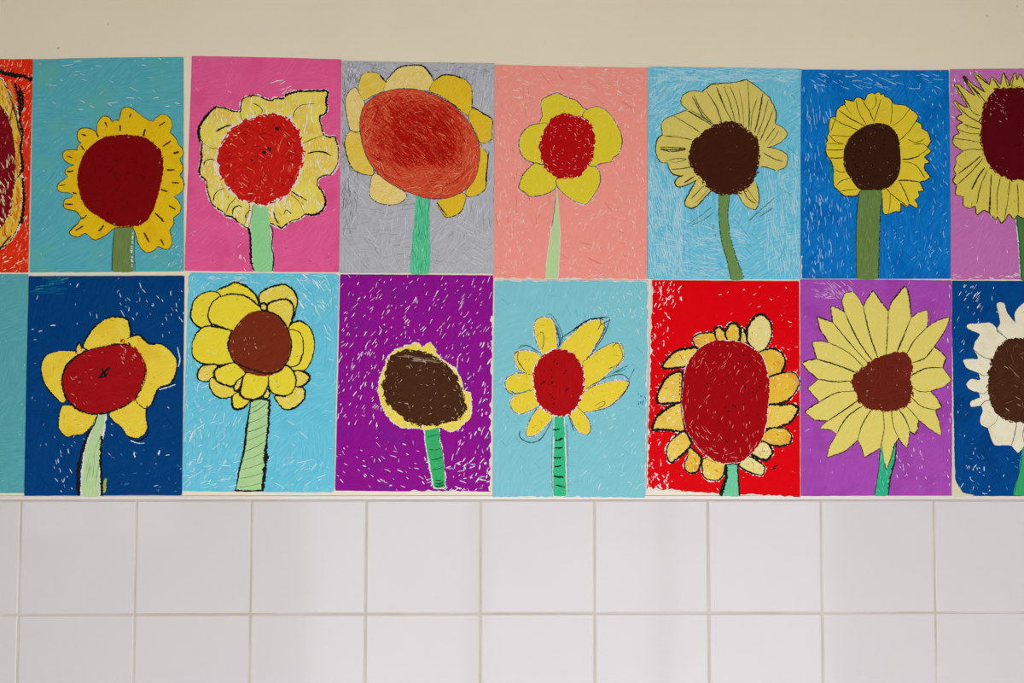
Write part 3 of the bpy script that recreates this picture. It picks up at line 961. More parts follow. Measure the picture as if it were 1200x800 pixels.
mk = [(((120, 150), (190, 200), (275, 245)), 0.8, LB), (((75, 195), (150, 235), (235, 270)), 0.8, LB), (((105, 185), (85, 240), (70, 280)), 0.6, LB),
      (((225, 85), (240, 160), (285, 235)), 0.7, LB), (((255, 80), (300, 150), (330, 215)), 0.8, LB), (((375, 85), (350, 160), (332, 220)), 0.9, LB),
      (((340, 60), (345, 110), (318, 150)), 0.7, LB), (((440, 100), (440, 170), (432, 235)), 0.7, LB), (((550, 140), (500, 205), (445, 245)), 0.8, LB),
      (((595, 200), (550, 270), (485, 335)), 0.8, LB), (((535, 325), (590, 345), (640, 320)), 0.8, LB), (((570, 355), (630, 355), (655, 385), (600, 425)), 0.9, LB),
      (((500, 448), (560, 442), (610, 425)), 1.3, LB), (((505, 462), (580, 480), (640, 560)), 0.7, LB), (((475, 575), (540, 575), (615, 585)), 0.9, LB),
      (((485, 580), (520, 650), (545, 715)), 0.8, LB), (((405, 625), (450, 670), (530, 730)), 0.8, LB), (((430, 650), (428, 710), (420, 770)), 0.6, LB),
      (((465, 690), (460, 765), (462, 768)), 0.6, LB), (((65, 440), (110, 440), (145, 438)), 1.0, LB), (((45, 390), (100, 392), (148, 388)), 0.7, LB),
      (((50, 350), (100, 355), (155, 356)), 0.6, LB), (((60, 300), (100, 340), (150, 352)), 0.6, LB), (((75, 300), (120, 305), (200, 310)), 0.6, LB),
      (((95, 510), (130, 525), (160, 520)), 0.8, LB), (((105, 610), (130, 580), (190, 560)), 0.7, LB), (((130, 640), (190, 632), (240, 628)), 0.7, LB),
      (((150, 90), (160, 125), (200, 180)), 0.6, LB)]
d.ring(f((244, 640, 1), (232, 668), (200, 672), (150, 668), (115, 635, 1), (90, 610), (86, 560, 1), (85, 520), (75, 470), (62, 445, 1),
         (45, 420), (38, 390, 1), (44, 370), (40, 350, 1), (50, 330), (46, 310, 1), (60, 285), (58, 240), (70, 195), (103, 188, 1), (105, 150), (130, 125),
         (158, 112, 1), (155, 85), (180, 90), (212, 95, 1), (220, 75), (250, 75), (278, 92, 1), (290, 58), (320, 45), (338, 55, 1), (350, 42),
         (368, 42), (372, 58, 1), (390, 50), (398, 70, 1), (425, 75), (447, 108, 1), (470, 115), (520, 120), (552, 142, 1), (585, 165), (600, 190), (588, 218, 1),
         (620, 236), (622, 262, 1), (655, 280), (666, 306, 1), (678, 340), (656, 368, 1), (676, 400), (636, 432, 1), (668, 466), (638, 474, 1),
         (640, 512), (672, 555), (640, 577, 1), (612, 588), (632, 636), (598, 642, 1), (606, 670), (578, 692, 1), (597, 725), (585, 742), (542, 718, 1), (530, 738),
         (492, 712, 1), (490, 765), (463, 762, 1), (445, 768), (420, 777, 1), (400, 782), (385, 765), (380, 700), (376, 628, 1)),
       (960 + 325 / 5.164, 100 + 430 / 5.164), disc, y, (tone('soot', (24, 14, 10)), 0.85, 0.4), None, 0.7, gap_after=(31,), inner=0.3,
       marks=[(f(*p), w, m) for p, w, m in mk], flecks=[dict(n=2, m=CREAM, ln=(2, 5), w=(0.3, 0.7), ang=1.0, spread=1.2)])
rr = random.Random(8)
sd = [(960 + rr.uniform(190, 420) / 5.164, 100 + rr.uniform(280, 560) / 5.164) for _ in range(46)]
d.disc(disc, crayon('dark_cocoa', (54, 28, 16), (64, 34, 20), 0.5, 0.0, 0.8, 1.0), rough=0.5, seeds=sd, seed_r=0.8, seed_m=tone('soot', (24, 14, 10)),
       line=(tone('soot', (24, 14, 10)), 0.8, 0.4, 0.1),
       flecks=[dict(n=26, m=tone('tan', (176, 140, 110)), ln=(1, 2.5), w=(0.3, 0.7), ang=0.8, spread=1.5),
               dict(n=8, m=tone('tan', (176, 140, 110)), ln=(3, 6), w=(0.3, 0.7), mode='tangent', spread=0.2, rmin=0.92)])
g = F(930, 65, 2.963)
d.stem(g((232, 466), (305, 466), (300, 560), (296, 700), (293, 774), (218, 774), (218, 640), (223, 540)),
       crayon('olive_green', (98, 126, 62), (114, 144, 80), 0.7, 0.06, 1.5, 0.3), h=0.16,
       lines=[(g((228, 480), (217, 560), (217, 680), (218, 772)), 0.9, DGREEN), (g((302, 520), (297, 640), (294, 772)), 0.9, LB, 0.4, 0.25)],
       flecks=[dict(n=14, m=tone('reed', (160, 176, 120)), ln=(3, 8), w=(0.3, 0.7), ang=1.5, spread=0.3)])
d.stroke(f((62, 480), (70, 560), (82, 575), (88, 500), (74, 478), (68, 520), (80, 560)), 0.8, tone('green_line', (40, 130, 80)), 0.3)
d.stroke(g((28, 50), (22, 110), (14, 150)), 1.0, tone('ice', (150, 198, 230)), 0.5)
d.done()

# ---- H: orchid, cut by the right edge
d = Drawing('sunflower_drawing', 'orchid pink sheet with pointed yellow petals round a maroon disc, above the second navy sheet',
            [(1113.6, 81), (1293, 79), (1296, 328), (1114.2, 327.8)],
            crayon('orchid', (190, 108, 174), (200, 122, 184), 0.6, 0.10, 0.6, 1.3, 0.06, 45, 480, paper=(228, 200, 226)), 1, 8,
            flecks=[dict(n=40, m=M_PAPER, ln=(2, 6), w=(0.4, 1.0), ang=0.9, spread=1.2),
                    dict(n=18, m=M_PAPER, ln=(3, 8), w=(0.4, 1.2), ang=0.1, spread=0.3, box=(1115, 320, 1199, 327)),
                    dict(n=26, m=M_PAPER, ln=(2, 7), w=(0.4, 1.1), ang=1.2, spread=0.6, box=(1115, 84, 1150, 110))])
f = F(1110, 75, 4.211)
y = crayon('corn', (212, 196, 80), (220, 206, 100), 0.5, 0.06, 1.2, 1.0)
disc = f((300, 118), (240, 130), (195, 180), (172, 250), (165, 330), (175, 410), (200, 480), (240, 530), (300, 565), (350, 572), (420, 560),
         (490, 520), (545, 440), (570, 350), (560, 250), (520, 180), (450, 130), (370, 115))
mk = [(((165, 455), (110, 500), (50, 545)), 1.0, D_), (((175, 465), (120, 530), (55, 590)), 1.2, D_), (((185, 510), (150, 560), (120, 620)), 1.4, D_),
      (((200, 520), (165, 600), (145, 690)), 0.9, D_), (((218, 545), (212, 640), (208, 740)), 1.6, D_), (((263, 560), (245, 650), (248, 740)), 0.9, D_),
      (((310, 575), (300, 660), (282, 765)), 0.8, D_), (((345, 590), (350, 660), (350, 740)), 1.0, D_), (((70, 430), (120, 420), (170, 425)), 0.8, D_),
      (((30, 365), (100, 375), (162, 385)), 0.8, D_), (((50, 320), (100, 340), (160, 345)), 0.8, D_), (((80, 295), (120, 310), (165, 320)), 0.8, D_),
      (((40, 185), (90, 245), (160, 290)), 0.9, D_), (((110, 215), (130, 240), (165, 255)), 0.8, D_), (((160, 150), (185, 180), (195, 190)), 1.1, D_),
      (((45, 105), (75, 150), (115, 215)), 1.4, D_), (((85, 65), (120, 110), (160, 150)), 1.6, D_), (((140, 48), (180, 80), (212, 105)), 1.2, D_),
      (((225, 72), (240, 90), (262, 118)), 1.2, D_), (((330, 60), (322, 90), (318, 112)), 1.1, D_), (((282, 45), (290, 80), (298, 112)), 0.8, D_)]
d.ring(f((345, 745, 1), (330, 765), (303, 738, 1), (290, 762), (266, 787), (246, 752, 1), (240, 770), (207, 735, 1), (180, 720), (145, 745),
         (138, 700, 1), (110, 712), (78, 697), (80, 655, 1), (40, 642), (46, 600, 1), (27, 575), (44, 545, 1), (32, 520), (44, 490, 1), (45, 455), (78, 430, 1), (40, 405),
         (25, 385), (35, 355), (62, 342, 1), (45, 310), (60, 295), (78, 290, 1), (46, 268), (58, 255), (76, 248, 1), (34, 195), (40, 180),
         (75, 205), (104, 214, 1), (60, 145), (36, 100), (60, 100), (110, 140), (138, 155, 1), (105, 105), (78, 62), (90, 62), (130, 100), (188, 140, 1), (132, 48),
         (160, 50), (195, 85), (210, 102, 1), (220, 65), (245, 80), (264, 102, 1), (270, 70), (280, 42), (300, 80), (307, 110, 1), (320, 70),
         (335, 42), (346, 78, 1), (360, 50), (375, 70), (386, 100, 1), (400, 50), (422, 100, 1), (450, 60), (465, 122, 1), (520, 70), (500, 152, 1), (570, 120),
         (540, 200, 1), (620, 190), (572, 260, 1), (650, 280), (592, 330, 1), (660, 360), (595, 400, 1), (650, 440), (590, 480, 1), (640, 540),
         (560, 560, 1), (600, 640), (520, 640, 1), (520, 720), (470, 690, 1), (440, 770), (408, 700, 1), (380, 760)),
       (1110 + 370 / 4.211, 75 + 340 / 4.211), disc, y, (D_, 1.0, 0.4), None, 0.6, inner=0.35,
       marks=[(f(*p), w, m) for p, w, m in mk], flecks=[dict(n=2, m=OLIVE, ln=(4, 9), w=(0.3, 0.8), ang=1.2, spread=0.6)])
d.disc(disc, crayon('garnet', (86, 8, 16), (98, 14, 22), 0.5, 0.02, 0.8, 1.2), rough=0.8, scribble=(60, tone('garnet_line', (100, 14, 20)), (3, 8), (0.7, 1.6)),
       flecks=[dict(n=22, m=tone('rose', (214, 170, 160)), ln=(1.5, 4), w=(0.3, 0.9), ang=0.9, spread=0.7, box=(1155, 105, 1180, 145)),
               dict(n=30, m=tone('rose', (214, 170, 160)), ln=(1, 3), w=(0.3, 0.7), mode='tangent', spread=0.6, rmin=0.88)])
g = F(1100, 65, 2.963)
d.stem(g((265, 540), (360, 540), (365, 778), (283, 778), (276, 650)), crayon('pine', (68, 118, 62), (84, 134, 76), 0.6, 0.05, 1.4, 0.4), h=0.07,
       lines=[(g((266, 560), (276, 660), (282, 776)), 0.8, WHITE_S, 0.5, 0.2), (g((272, 560), (280, 660), (287, 776)), 0.7, DGREEN)])
d.done()
# ---- I: plain teal sheet at the left edge
d = Drawing('crayon_drawing', 'plain blue-green sheet with no flower in view, beside the first navy sheet',
            [(-145, 322), (33, 321), (28.5, 577.5), (-148, 579)],
            crayon('teal_wax', (82, 162, 172), (102, 180, 186), 0.7, 0.06, 0.9, 1.6, 0.05, 40, 480, c3=(88, 166, 170)), 0, 9,
            flecks=[dict(n=50, m=tone('deep_teal', (70, 146, 156)), ln=(2, 7), w=(0.3, 0.7), ang=1.2, spread=1.2),
                    dict(n=24, m=WHITE_S, ln=(2, 6), w=(0.3, 0.7), ang=1.0, spread=1.2)])
d.done()

# ---- J: navy with tilted red disc
d = Drawing('sunflower_drawing', 'navy sheet with a five-lobed yellow flower, red disc and pale green stem',
            [(33.3, 323.5), (216, 323), (213.4, 580), (28.6, 580.6)],
            crayon('navy', (0, 60, 120), (6, 70, 132), 0.6, 0.02, 0.9, 1.5, 0.05, 40, 480), 2, 10,
            flecks=[dict(n=60, m=WHITE_S, ln=(2, 7), w=(0.4, 1.1), ang=0.9, spread=1.2, mode='patch', regions=12),
                    dict(n=34, m=WHITE_S, ln=(2, 6), w=(0.4, 1.1), ang=1.2, spread=0.5, box=(140, 340, 214, 380)),
                    dict(n=22, m=WHITE_S, ln=(2, 6), w=(0.4, 1.1), ang=1.1, spread=0.4, box=(60, 500, 90, 578)),
                    dict(n=22, m=tone('mid_blue', (60, 140, 190)), ln=(2, 6), w=(0.4, 1.2), ang=0.4, spread=0.8, box=(130, 520, 212, 578)),
                    dict(n=20, m=tone('teal_smear', (10, 96, 140)), ln=(10, 22), w=(1.0, 2.4), ang=-0.15, spread=0.15, box=(34, 324, 75, 345)),
                    dict(n=8, m=tone('teal_pale', (70, 150, 180)), ln=(6, 12), w=(0.5, 1.2), ang=-0.15, spread=0.15, box=(45, 325, 78, 340)),
                    dict(n=80, m=tone('dark_navy', (0, 56, 114)), ln=(8, 22), w=(0.8, 1.8), ang=1.0, spread=1.0, mode='patch')])
f = F(40, 365, 3.634)
y = crayon('yolk', (236, 206, 50), (242, 218, 96), 0.6, 0.10, 0.8, 1.6, 0.03, c3=(232, 196, 48), paper=(246, 232, 170))
o_ = [dict(n=7, m=CREAM, ln=(3, 7), w=(0.4, 0.9), ang=0.8, spread=1.2), dict(n=6, m=tone('amber_dark', (206, 160, 40)), ln=(3, 7), w=(0.4, 0.9), ang=0.8, spread=1.2)]
for pts in (((218, 155), (213, 138), (235, 95), (275, 50), (330, 25), (380, 28), (405, 50), (408, 90), (405, 135), (380, 160), (300, 180)),
            ((480, 390), (475, 440), (480, 500), (450, 535), (405, 530), (370, 490), (325, 445), (345, 410), (430, 370)),
            ((400, 118), (450, 105), (490, 140), (540, 140), (580, 170), (605, 210), (600, 270), (570, 310), (535, 320), (515, 350), (500, 390), (470, 410), (430, 360), (440, 250), (420, 160)),
            ((125, 400), (108, 450), (110, 500), (140, 530), (165, 525), (220, 512), (265, 440), (200, 410)),
            ((122, 388), (75, 345), (40, 290), (32, 230), (55, 185), (100, 170), (150, 168), (185, 178), (160, 240), (140, 290), (140, 360)),
            ((180, 165), (190, 135), (200, 150), (218, 165), (190, 185))):
    d.blob(f(*pts), y, line=(tone('blue_black', (14, 26, 40)), 1.2, 0.5, 0.12, 0.5), flecks=o_, rough=0.6)
disc = f((200, 180), (250, 160), (320, 145), (380, 140), (430, 160), (465, 210), (475, 260), (460, 310), (435, 365), (395, 395), (340, 420),
         (280, 435), (220, 430), (165, 400), (130, 350), (120, 290), (140, 230))
d.disc(disc, crayon('ruby', (160, 14, 20), (174, 22, 26), 0.6, 0.06, 0.5, 1.4), rough=0.7, line=(M_BLACK, 1.7, 0.45, 0.04),
       scribble=(30, tone('ruby_line', (190, 30, 30)), (4, 9), (0.8, 1.8)),
       lines=[(f((120, 290), (140, 225), (200, 178)), 1.4, M_BLACK), (f((275, 285), (298, 258), (325, 238)), 2.6, M_BLACK),
              (f((288, 240), (300, 262), (305, 280)), 2.8, M_BLACK), (f((280, 282), (300, 276), (312, 262)), 1.6, M_BLACK),
              (f((285, 270), (310, 250), (318, 242)), 1.2, M_BLACK), (f((240, 320), (246, 328)), 0.9, M_BLACK),
              (f((395, 140), (450, 180), (480, 250), (462, 330)), 1.0, tone('ruby_line', (190, 30, 30)))],
       flecks=[dict(n=18, m=tone('rose', (214, 170, 160)), ln=(2, 6), w=(0.3, 0.8), ang=0.3, spread=0.9),
               dict(n=14, m=tone('rose', (214, 170, 160)), ln=(3, 6), w=(0.5, 1.1), ang=1.0, spread=0.4, box=(140, 395, 170, 425))])
d.stem(f((268, 432), (302, 436), (292, 520), (280, 600), (277, 700), (277, 784), (207, 784), (207, 690), (217, 600), (236, 540), (254, 490)),
       crayon('pistachio', (180, 212, 150), (198, 224, 174), 0.7, 0.15, 1.4, 0.4), h=d.hpet + 0.03, halo=1.6,
       flecks=[dict(n=10, m=tone('sage', (120, 160, 100)), ln=(10, 30), w=(0.4, 0.9), ang=1.7, spread=0.15)],
       lines=[(f((236, 515), (212, 570), (196, 630), (188, 700), (190, 784)), 2.3, M_BLACK, 0.42),
              (f((290, 530), (283, 620), (287, 700), (290, 784)), 3.2, M_BLACK, 0.42),
              (f((272, 440), (250, 490), (224, 526)), 1.2, M_BLACK)])
for p, w in ((((400, 30), (415, 92), (450, 100), (485, 132), (545, 138)), 1.6), (((606, 262), (585, 312), (535, 322), (518, 365), (500, 398)), 1.8),
             (((482, 400), (478, 450), (488, 512), (452, 548), (405, 535)), 1.5), (((200, 160), (235, 88), (272, 48)), 1.5)):
    d.stroke(f(*p), w, tone('blue_black', (14, 26, 40)), 0.5, gaps=0.1)
for k in range(3):
    d.stroke(f((367 + k * 4, 132), (372 + k * 2, 118), (384, 122), (380, 138)), 0.7, tone('ruby_line', (190, 30, 30)), h=d.hdisc + 0.04)
d.stroke(f((300, 770), (302, 735), (308, 710)), 2.2, tone('lime', (170, 190, 60)), 0.3)
for p in (((602, 310), (560, 325), (530, 332)), ((470, 560), (440, 560), (410, 548)), ((610, 150), (620, 200), (614, 235)), ((530, 610), (535, 590)), ((425, 600), (430, 620))):
    d.stroke(f(*p), 1.0, WHITE_S, 0.6, gaps=0.3, h=0.05)
d.done()

# ---- K: sky blue, double row of rounded petals
d = Drawing('sunflower_drawing', 'light blue sheet with layered rounded yellow petals outlined in thick black crayon',
            [(220.5, 319.2), (397.5, 320.4), (391.6, 576.6), (213.2, 575.2)],
            crayon('sky_crayon', (98, 194, 220), (126, 212, 232), 0.7, 0.24, 0.9, 1.6, 0.05, 45, 480, paper=(212, 230, 236)), 0, 11, round_c=(4, 3, 2, 1),
            flecks=[dict(n=45, m=M_PAPER, ln=(4, 13), w=(0.4, 1.2), ang=0.8, spread=0.5, mode='patch', box=(350, 322, 396, 400)),
                    dict(n=60, m=M_PAPER, ln=(4, 14), w=(0.4, 1.1), ang=-0.8, spread=0.5, box=(216, 440, 290, 575)),
                    dict(n=60, m=WHITE_S, ln=(4, 12), w=(0.4, 1.0), ang=-0.4, spread=0.5, box=(216, 535, 390, 574)),
                    dict(n=60, m=WHITE_S, ln=(3, 10), w=(0.4, 1.0), ang=1.4, spread=0.4, box=(218, 325, 240, 520)),
                    dict(n=80, m=WHITE_S, ln=(3, 12), w=(0.4, 1.0), ang=0.9, spread=1.0, mode='patch'),
                    dict(n=30, m=WHITE_S, ln=(5, 14), w=(0.5, 1.2), ang=0.05, spread=0.2, box=(222, 320, 396, 332)),
                    dict(n=70, m=tone('azure_mid', (98, 192, 216)), ln=(8, 22), w=(0.6, 1.5), ang=0.9, spread=1.0, mode='patch')])
f = F(215, 325, 5.0)
y = crayon('bright_yellow', (234, 214, 44), (240, 224, 84), 0.5, 0.16, 0.8, 1.4, 0.03)
y2 = crayon('worn_yellow', (230, 208, 60), (236, 220, 110), 0.6, 0.55, 0.7, 0.8, 0.03, paper=(236, 228, 200))
LK = (M_BLACK, 1.7, 0.32, 0.0)
for k, pts in ((y, ((190, 85), (215, 65), (260, 50), (300, 28), (350, 45), (395, 75), (430, 115), (430, 170), (300, 130), (200, 118))),
               (y, ((190, 85), (120, 90), (65, 130), (45, 190), (45, 240), (75, 280), (120, 300), (160, 280), (170, 200), (215, 120))),
               (y, ((145, 205), (165, 150), (210, 115), (280, 98), (350, 105), (410, 140), (455, 190), (390, 250), (290, 318), (210, 290), (155, 262))),
               (y2, ((442, 115), (470, 75), (530, 50), (590, 42), (640, 70), (665, 120), (660, 180), (640, 240), (600, 170), (500, 160), (460, 165))),
               (y2, ((485, 195), (500, 152), (550, 132), (610, 130), (643, 165), (645, 220), (630, 270), (610, 308), (550, 250))),
               (y, ((455, 185), (452, 160), (470, 150), (488, 162), (485, 190))),
               (y, ((290, 318), (200, 292), (130, 285), (75, 330), (50, 400), (60, 470), (120, 505), (220, 515), (300, 495), (290, 400))),
               (y, ((615, 300), (650, 262), (700, 260), (750, 310), (768, 390), (755, 470), (720, 535), (680, 550), (610, 520), (600, 400))),
               (y, ((615, 312), (670, 315), (700, 360), (700, 440), (680, 500), (640, 525), (595, 515), (600, 400))),
               (y2, ((120, 515), (90, 540), (85, 590), (120, 610), (160, 600), (200, 545), (190, 510))),
               (y2, ((160, 590), (158, 650), (190, 695), (250, 708), (300, 685), (330, 630), (220, 600))),
               (y, ((290, 690), (285, 730), (295, 765), (330, 772), (370, 750), (392, 705), (340, 670))),
               (y, ((295, 498), (200, 530), (180, 565), (200, 610), (260, 635), (310, 630), (365, 575), (340, 520))),
               (y, ((358, 575), (312, 610), (296, 645), (305, 668), (332, 645))),
               (y2, ((535, 695), (580, 765), (640, 768), (700, 720), (712, 670), (690, 640), (640, 640), (600, 690))),
               (y2, ((650, 555), (700, 550), (740, 580), (720, 620), (680, 640), (650, 630))),
               (y, ((490, 650), (468, 700), (495, 705), (506, 675))),
               (y, ((360, 570), (335, 640), (335, 690), (385, 715), (450, 705), (490, 650), (510, 545), (420, 545))),
               (y, ((510, 550), (500, 610), (510, 665), (560, 690), (620, 685), (655, 640), (655, 570), (600, 515)))):
    d.blob(f(*pts), k, line=LK, flecks=[dict(n=5, m=CREAM, ln=(3, 9), w=(0.4, 1.0), ang=0.7, spread=0.5),
                                       dict(n=3, m=OLIVE, ln=(2, 6), w=(0.3, 0.6), ang=-0.7, spread=0.5)], rough=0.4)
d.disc(f((380, 213), (430, 198), (490, 200), (540, 215), (590, 260), (615, 310), (630, 380), (620, 450), (600, 510), (560, 555), (490, 575),
         (420, 572), (365, 555), (315, 510), (272, 440), (265, 390), (282, 330), (325, 265)),
       crayon('chestnut', (116, 42, 20), (130, 54, 28), 0.5, 0.03, 0.8, 1.4), rough=0.5,
       line=(M_BLACK, 0.4, 0.4, 0.3), lines=[(f((285, 305), (262, 390), (275, 450), (300, 495), (360, 525), (420, 545), (490, 562), (560, 548), (602, 505), (628, 440), (632, 370), (615, 308)), 2.0, M_BLACK),
                                             (f((455, 192), (500, 200), (560, 230), (612, 300)), 1.6, M_BLACK)],
       flecks=[dict(n=14, m=tone('rose', (214, 170, 160)), ln=(1.5, 4), w=(0.4, 0.9), ang=1.2, spread=0.4, box=(270, 395, 300, 415)),
               dict(n=10, m=tone('rose', (214, 170, 160)), ln=(2, 5), w=(0.4, 0.9), mode='tangent', spread=0.2, rmin=0.85)])
g = F(205, 310, 2.857)
hl = [(g((215 + 0.0 * i, 0)), 0, 0) for i in range(0)]
lines = [(g((255, 455), (242, 540), (232, 620), (216, 690), (205, 754)), 1.8, M_BLACK, 0.3), (g((318, 450), (314, 520), (306, 620), (300, 700), (294, 754)), 2.9, M_BLACK, 0.45),
         (g((252, 458), (285, 448), (320, 456)), 2.2, M_BLACK, 0.4), (g((200, 755), (250, 757), (298, 755)), 1.7, M_BLACK, 0.4)]
for (a, b, c, e) in ((252, 500, 310, 462), (248, 530, 312, 500), (244, 560, 308, 535), (238, 590, 306, 560), (235, 625, 304, 590), (230, 655, 302, 625),
                     (226, 685, 300, 660), (220, 715, 298, 695), (214, 745, 296, 728), (256, 480, 290, 458)):
    lines.append((g((a, b), ((a + c) / 2, (b + e) / 2 + 3), (c, e)), 0.45, DGREEN))
d.stem(g((256, 458), (318, 454), (315, 520), (305, 620), (300, 700), (295, 754), (206, 754), (217, 690), (232, 620), (242, 540)),
       crayon('spring_green', (172, 212, 146), (188, 220, 166), 0.6, 0.10, -0.5, 0.4), lines=lines, h=d.hpet + 0.03)
d.done()

# ---- L: purple
d = Drawing('sunflower_drawing', 'deep purple sheet with white flecks and a dark brown disc in thin yellow rim',
            [(398.4, 321.2), (578.2, 322.4), (575, 576), (392.8, 574.8)],
            crayon('purple', (142, 12, 140), (152, 24, 152), 0.6, 0.08, 0.9, 1.4, 0.05, 45, 520, c3=(130, 24, 142), paper=(232, 214, 232)), 0, 12,
            flecks=[dict(n=200, m=M_PAPER, ln=(2, 9), w=(0.4, 1.0), ang=-0.95, spread=0.35, box=(400, 326, 576, 420)),
                    dict(n=80, m=M_PAPER, ln=(2, 8), w=(0.4, 1.3), ang=-1.2, spread=0.3, box=(396, 410, 450, 500)),
                    dict(n=80, m=M_PAPER, ln=(2, 9), w=(0.5, 1.6), ang=-1.1, spread=0.35, box=(530, 400, 574, 572)),
                    dict(n=60, m=M_PAPER, ln=(2, 8), w=(0.4, 1.3), ang=0.6, spread=0.5, box=(394, 520, 520, 574)),
                    dict(n=50, m=M_PAPER, ln=(3, 9), w=(0.5, 1.8), ang=-0.2, spread=0.7, box=(500, 540, 574, 574)),
                    dict(n=40, m=M_PAPER, ln=(2, 6), w=(0.4, 1.0), ang=1.0, spread=1.5),
                    dict(n=80, m=tone('plum', (132, 14, 132)), ln=(6, 20), w=(0.6, 1.6), ang=0.8, spread=1.2, mode='patch')],
            bare_edges=[((577.6, 370), (576.4, 460), 3.4, 0.5), ((576.6, 465), (575.2, 575), 4.0, 0.25), ((575, 576), (480, 575.5), 2.6, 0.45)])
f = F(430, 390, 4.1)
y = crayon('dandelion', (236, 212, 70), (240, 224, 120), 0.6, 0.55, 1.0, 1.4, 0.02)
disc = f((200, 85), (150, 95), (112, 130), (97, 180), (84, 230), (88, 300), (112, 350), (152, 390), (210, 425), (280, 440), (340, 436), (398, 424),
         (445, 400), (470, 358), (460, 300), (436, 230), (398, 175), (340, 128), (270, 98))
outer = f((265, 75, 1), (250, 48), (200, 60, 1), (130, 88), (103, 118, 1), (85, 160), (65, 210), (56, 260, 1), (65, 330), (100, 400, 1), (160, 450),
          (230, 455, 1), (290, 465), (350, 450, 1), (390, 470), (430, 465), (470, 430, 1), (495, 410), (500, 340), (495, 290), (463, 277, 1), (450, 220),
          (420, 172, 1), (380, 140), (338, 110, 1), (320, 65), (300, 48))
d.halo(spline([(p[0], p[1]) for p in outer], True, 0.8), 0.9, 0.9)
d.ring(outer, (430 + 280 / 4.1, 390 + 270 / 4.1), disc, y, (CREAM, 0.5, 0.6, 0.2), None, 0.7, inner=0.5,
       flecks=[dict(n=10, m=M_PAPER, ln=(2, 6), w=(0.5, 1.3), ang=1.0, spread=1.2)])
d.disc(disc, crayon('cocoa', (70, 38, 20), (80, 46, 26), 0.6, 0.08, 0.9, 1.2, paper=(196, 170, 140)), rough=1.0,
       scribble=(150, tone('cocoa_line', (70, 38, 20)), (4, 10), (0.8, 1.8)),
       flecks=[dict(n=46, m=tone('sand', (206, 184, 156)), ln=(1.5, 5), w=(0.3, 0.9), mode='tangent', spread=0.5, rmin=0.5),
               dict(n=14, m=tone('sand', (206, 184, 156)), ln=(8, 18), w=(0.3, 0.7), ang=0.05, spread=0.08, box=(468, 417, 512, 426)),
               dict(n=30, m=tone('sand', (206, 184, 156)), ln=(1.5, 4), w=(0.3, 0.8), ang=1.0, spread=1.2)])
d.stem(f((278, 450), (343, 450), (350, 520), (365, 600), (375, 738), (322, 740), (305, 640), (285, 540)),
       crayon('emerald', (46, 172, 100), (66, 188, 116), 0.7, 0.12, 1.4, 0.4), halo=1.2,
       lines=[(f((290, 500), (320, 492), (345, 488)), 0.7, DGREEN), (f((300, 560), (330, 562), (358, 552)), 0.7, DGREEN), (f((308, 610), (340, 605), (362, 596)), 0.7, DGREEN),
              (f((315, 655), (345, 652), (368, 642)), 0.7, DGREEN), (f((330, 706), (350, 708), (358, 702)), 1.2, DGREEN), (f((332, 722), (350, 724), (368, 712)), 1.2, DGREEN),
              (f((330, 734), (350, 736), (370, 728)), 1.2, DGREEN), (f((352, 520), (366, 600), (372, 700)), 0.7, M_GRAPHITE)])
d.done()
# ---- M: aqua
d = Drawing('sunflower_drawing', 'pale aqua sheet with red disc, separate spread yellow petals and a black-barred green stem',
            [(579.8, 328), (760.4, 328.6), (756.2, 583), (577.6, 582.4)],
            crayon('aqua', (124, 196, 208), (138, 208, 218), 0.6, 0.10, 0.9, 1.4, 0.05, 40, 480, paper=(214, 232, 236)), 1, 13,
            flecks=[dict(n=40, m=WHITE_S, ln=(2, 6), w=(0.5, 1.4), ang=1.3, spread=0.8, box=(690, 340, 755, 375)),
                    dict(n=60, m=WHITE_S, ln=(3, 9), w=(0.4, 1.0), ang=-0.9, spread=0.4, box=(680, 440, 755, 575)),
                    dict(n=60, m=WHITE_S, ln=(3, 9), w=(0.3, 0.8), ang=1.2, spread=0.9),
                    dict(n=10, m=BLUE_D, ln=(2, 5), w=(0.8, 1.8), ang=1.2, spread=0.8, box=(747, 460, 757, 474)),
                    dict(n=40, m=tone('seafoam', (112, 189, 200)), ln=(8, 18), w=(0.5, 1.3), ang=1.0, spread=0.9, mode='patch')],
            bare_edges=[((580, 328.2), (760, 328.8), 1.6, 0.5), ((756.4, 583), (578, 582.4), 1.8, 0.5), ((760, 330), (756.4, 582), 2.4, 0.5)])
f = F(585, 360, 4.85)
y = crayon('primrose', (234, 208, 50), (238, 216, 80), 0.5, 0.08, 0.9, 1.4)
petals = (((245, 262), (215, 190), (203, 110), (222, 66), (260, 58), (298, 70), (318, 120), (328, 220), (335, 262), (290, 300)),
          ((350, 232), (420, 150), (500, 88), (570, 72), (592, 92), (582, 150), (540, 220), (490, 308), (450, 340), (390, 290)),
          ((460, 335), (560, 250), (640, 208), (690, 212), (704, 260), (690, 310), (620, 370), (550, 430), (492, 465), (460, 420)),
          ((478, 482), (600, 430), (715, 416), (732, 440), (690, 500), (620, 560), (540, 585), (455, 590), (440, 540)),
          ((400, 600), (420, 650), (450, 700), (490, 720), (514, 700), (508, 650), (470, 595), (430, 570)),
          ((305, 610), (250, 685), (200, 725), (160, 728), (160, 690), (190, 620), (240, 565)),
          ((222, 545), (180, 580), (120, 602), (85, 585), (66, 545), (90, 505), (150, 472), (210, 460)),
          ((200, 455), (120, 482), (60, 482), (38, 430), (65, 390), (120, 378), (200, 378)),
          ((205, 375), (140, 365), (105, 335), (88, 275), (110, 250), (170, 250), (222, 270), (245, 310)))
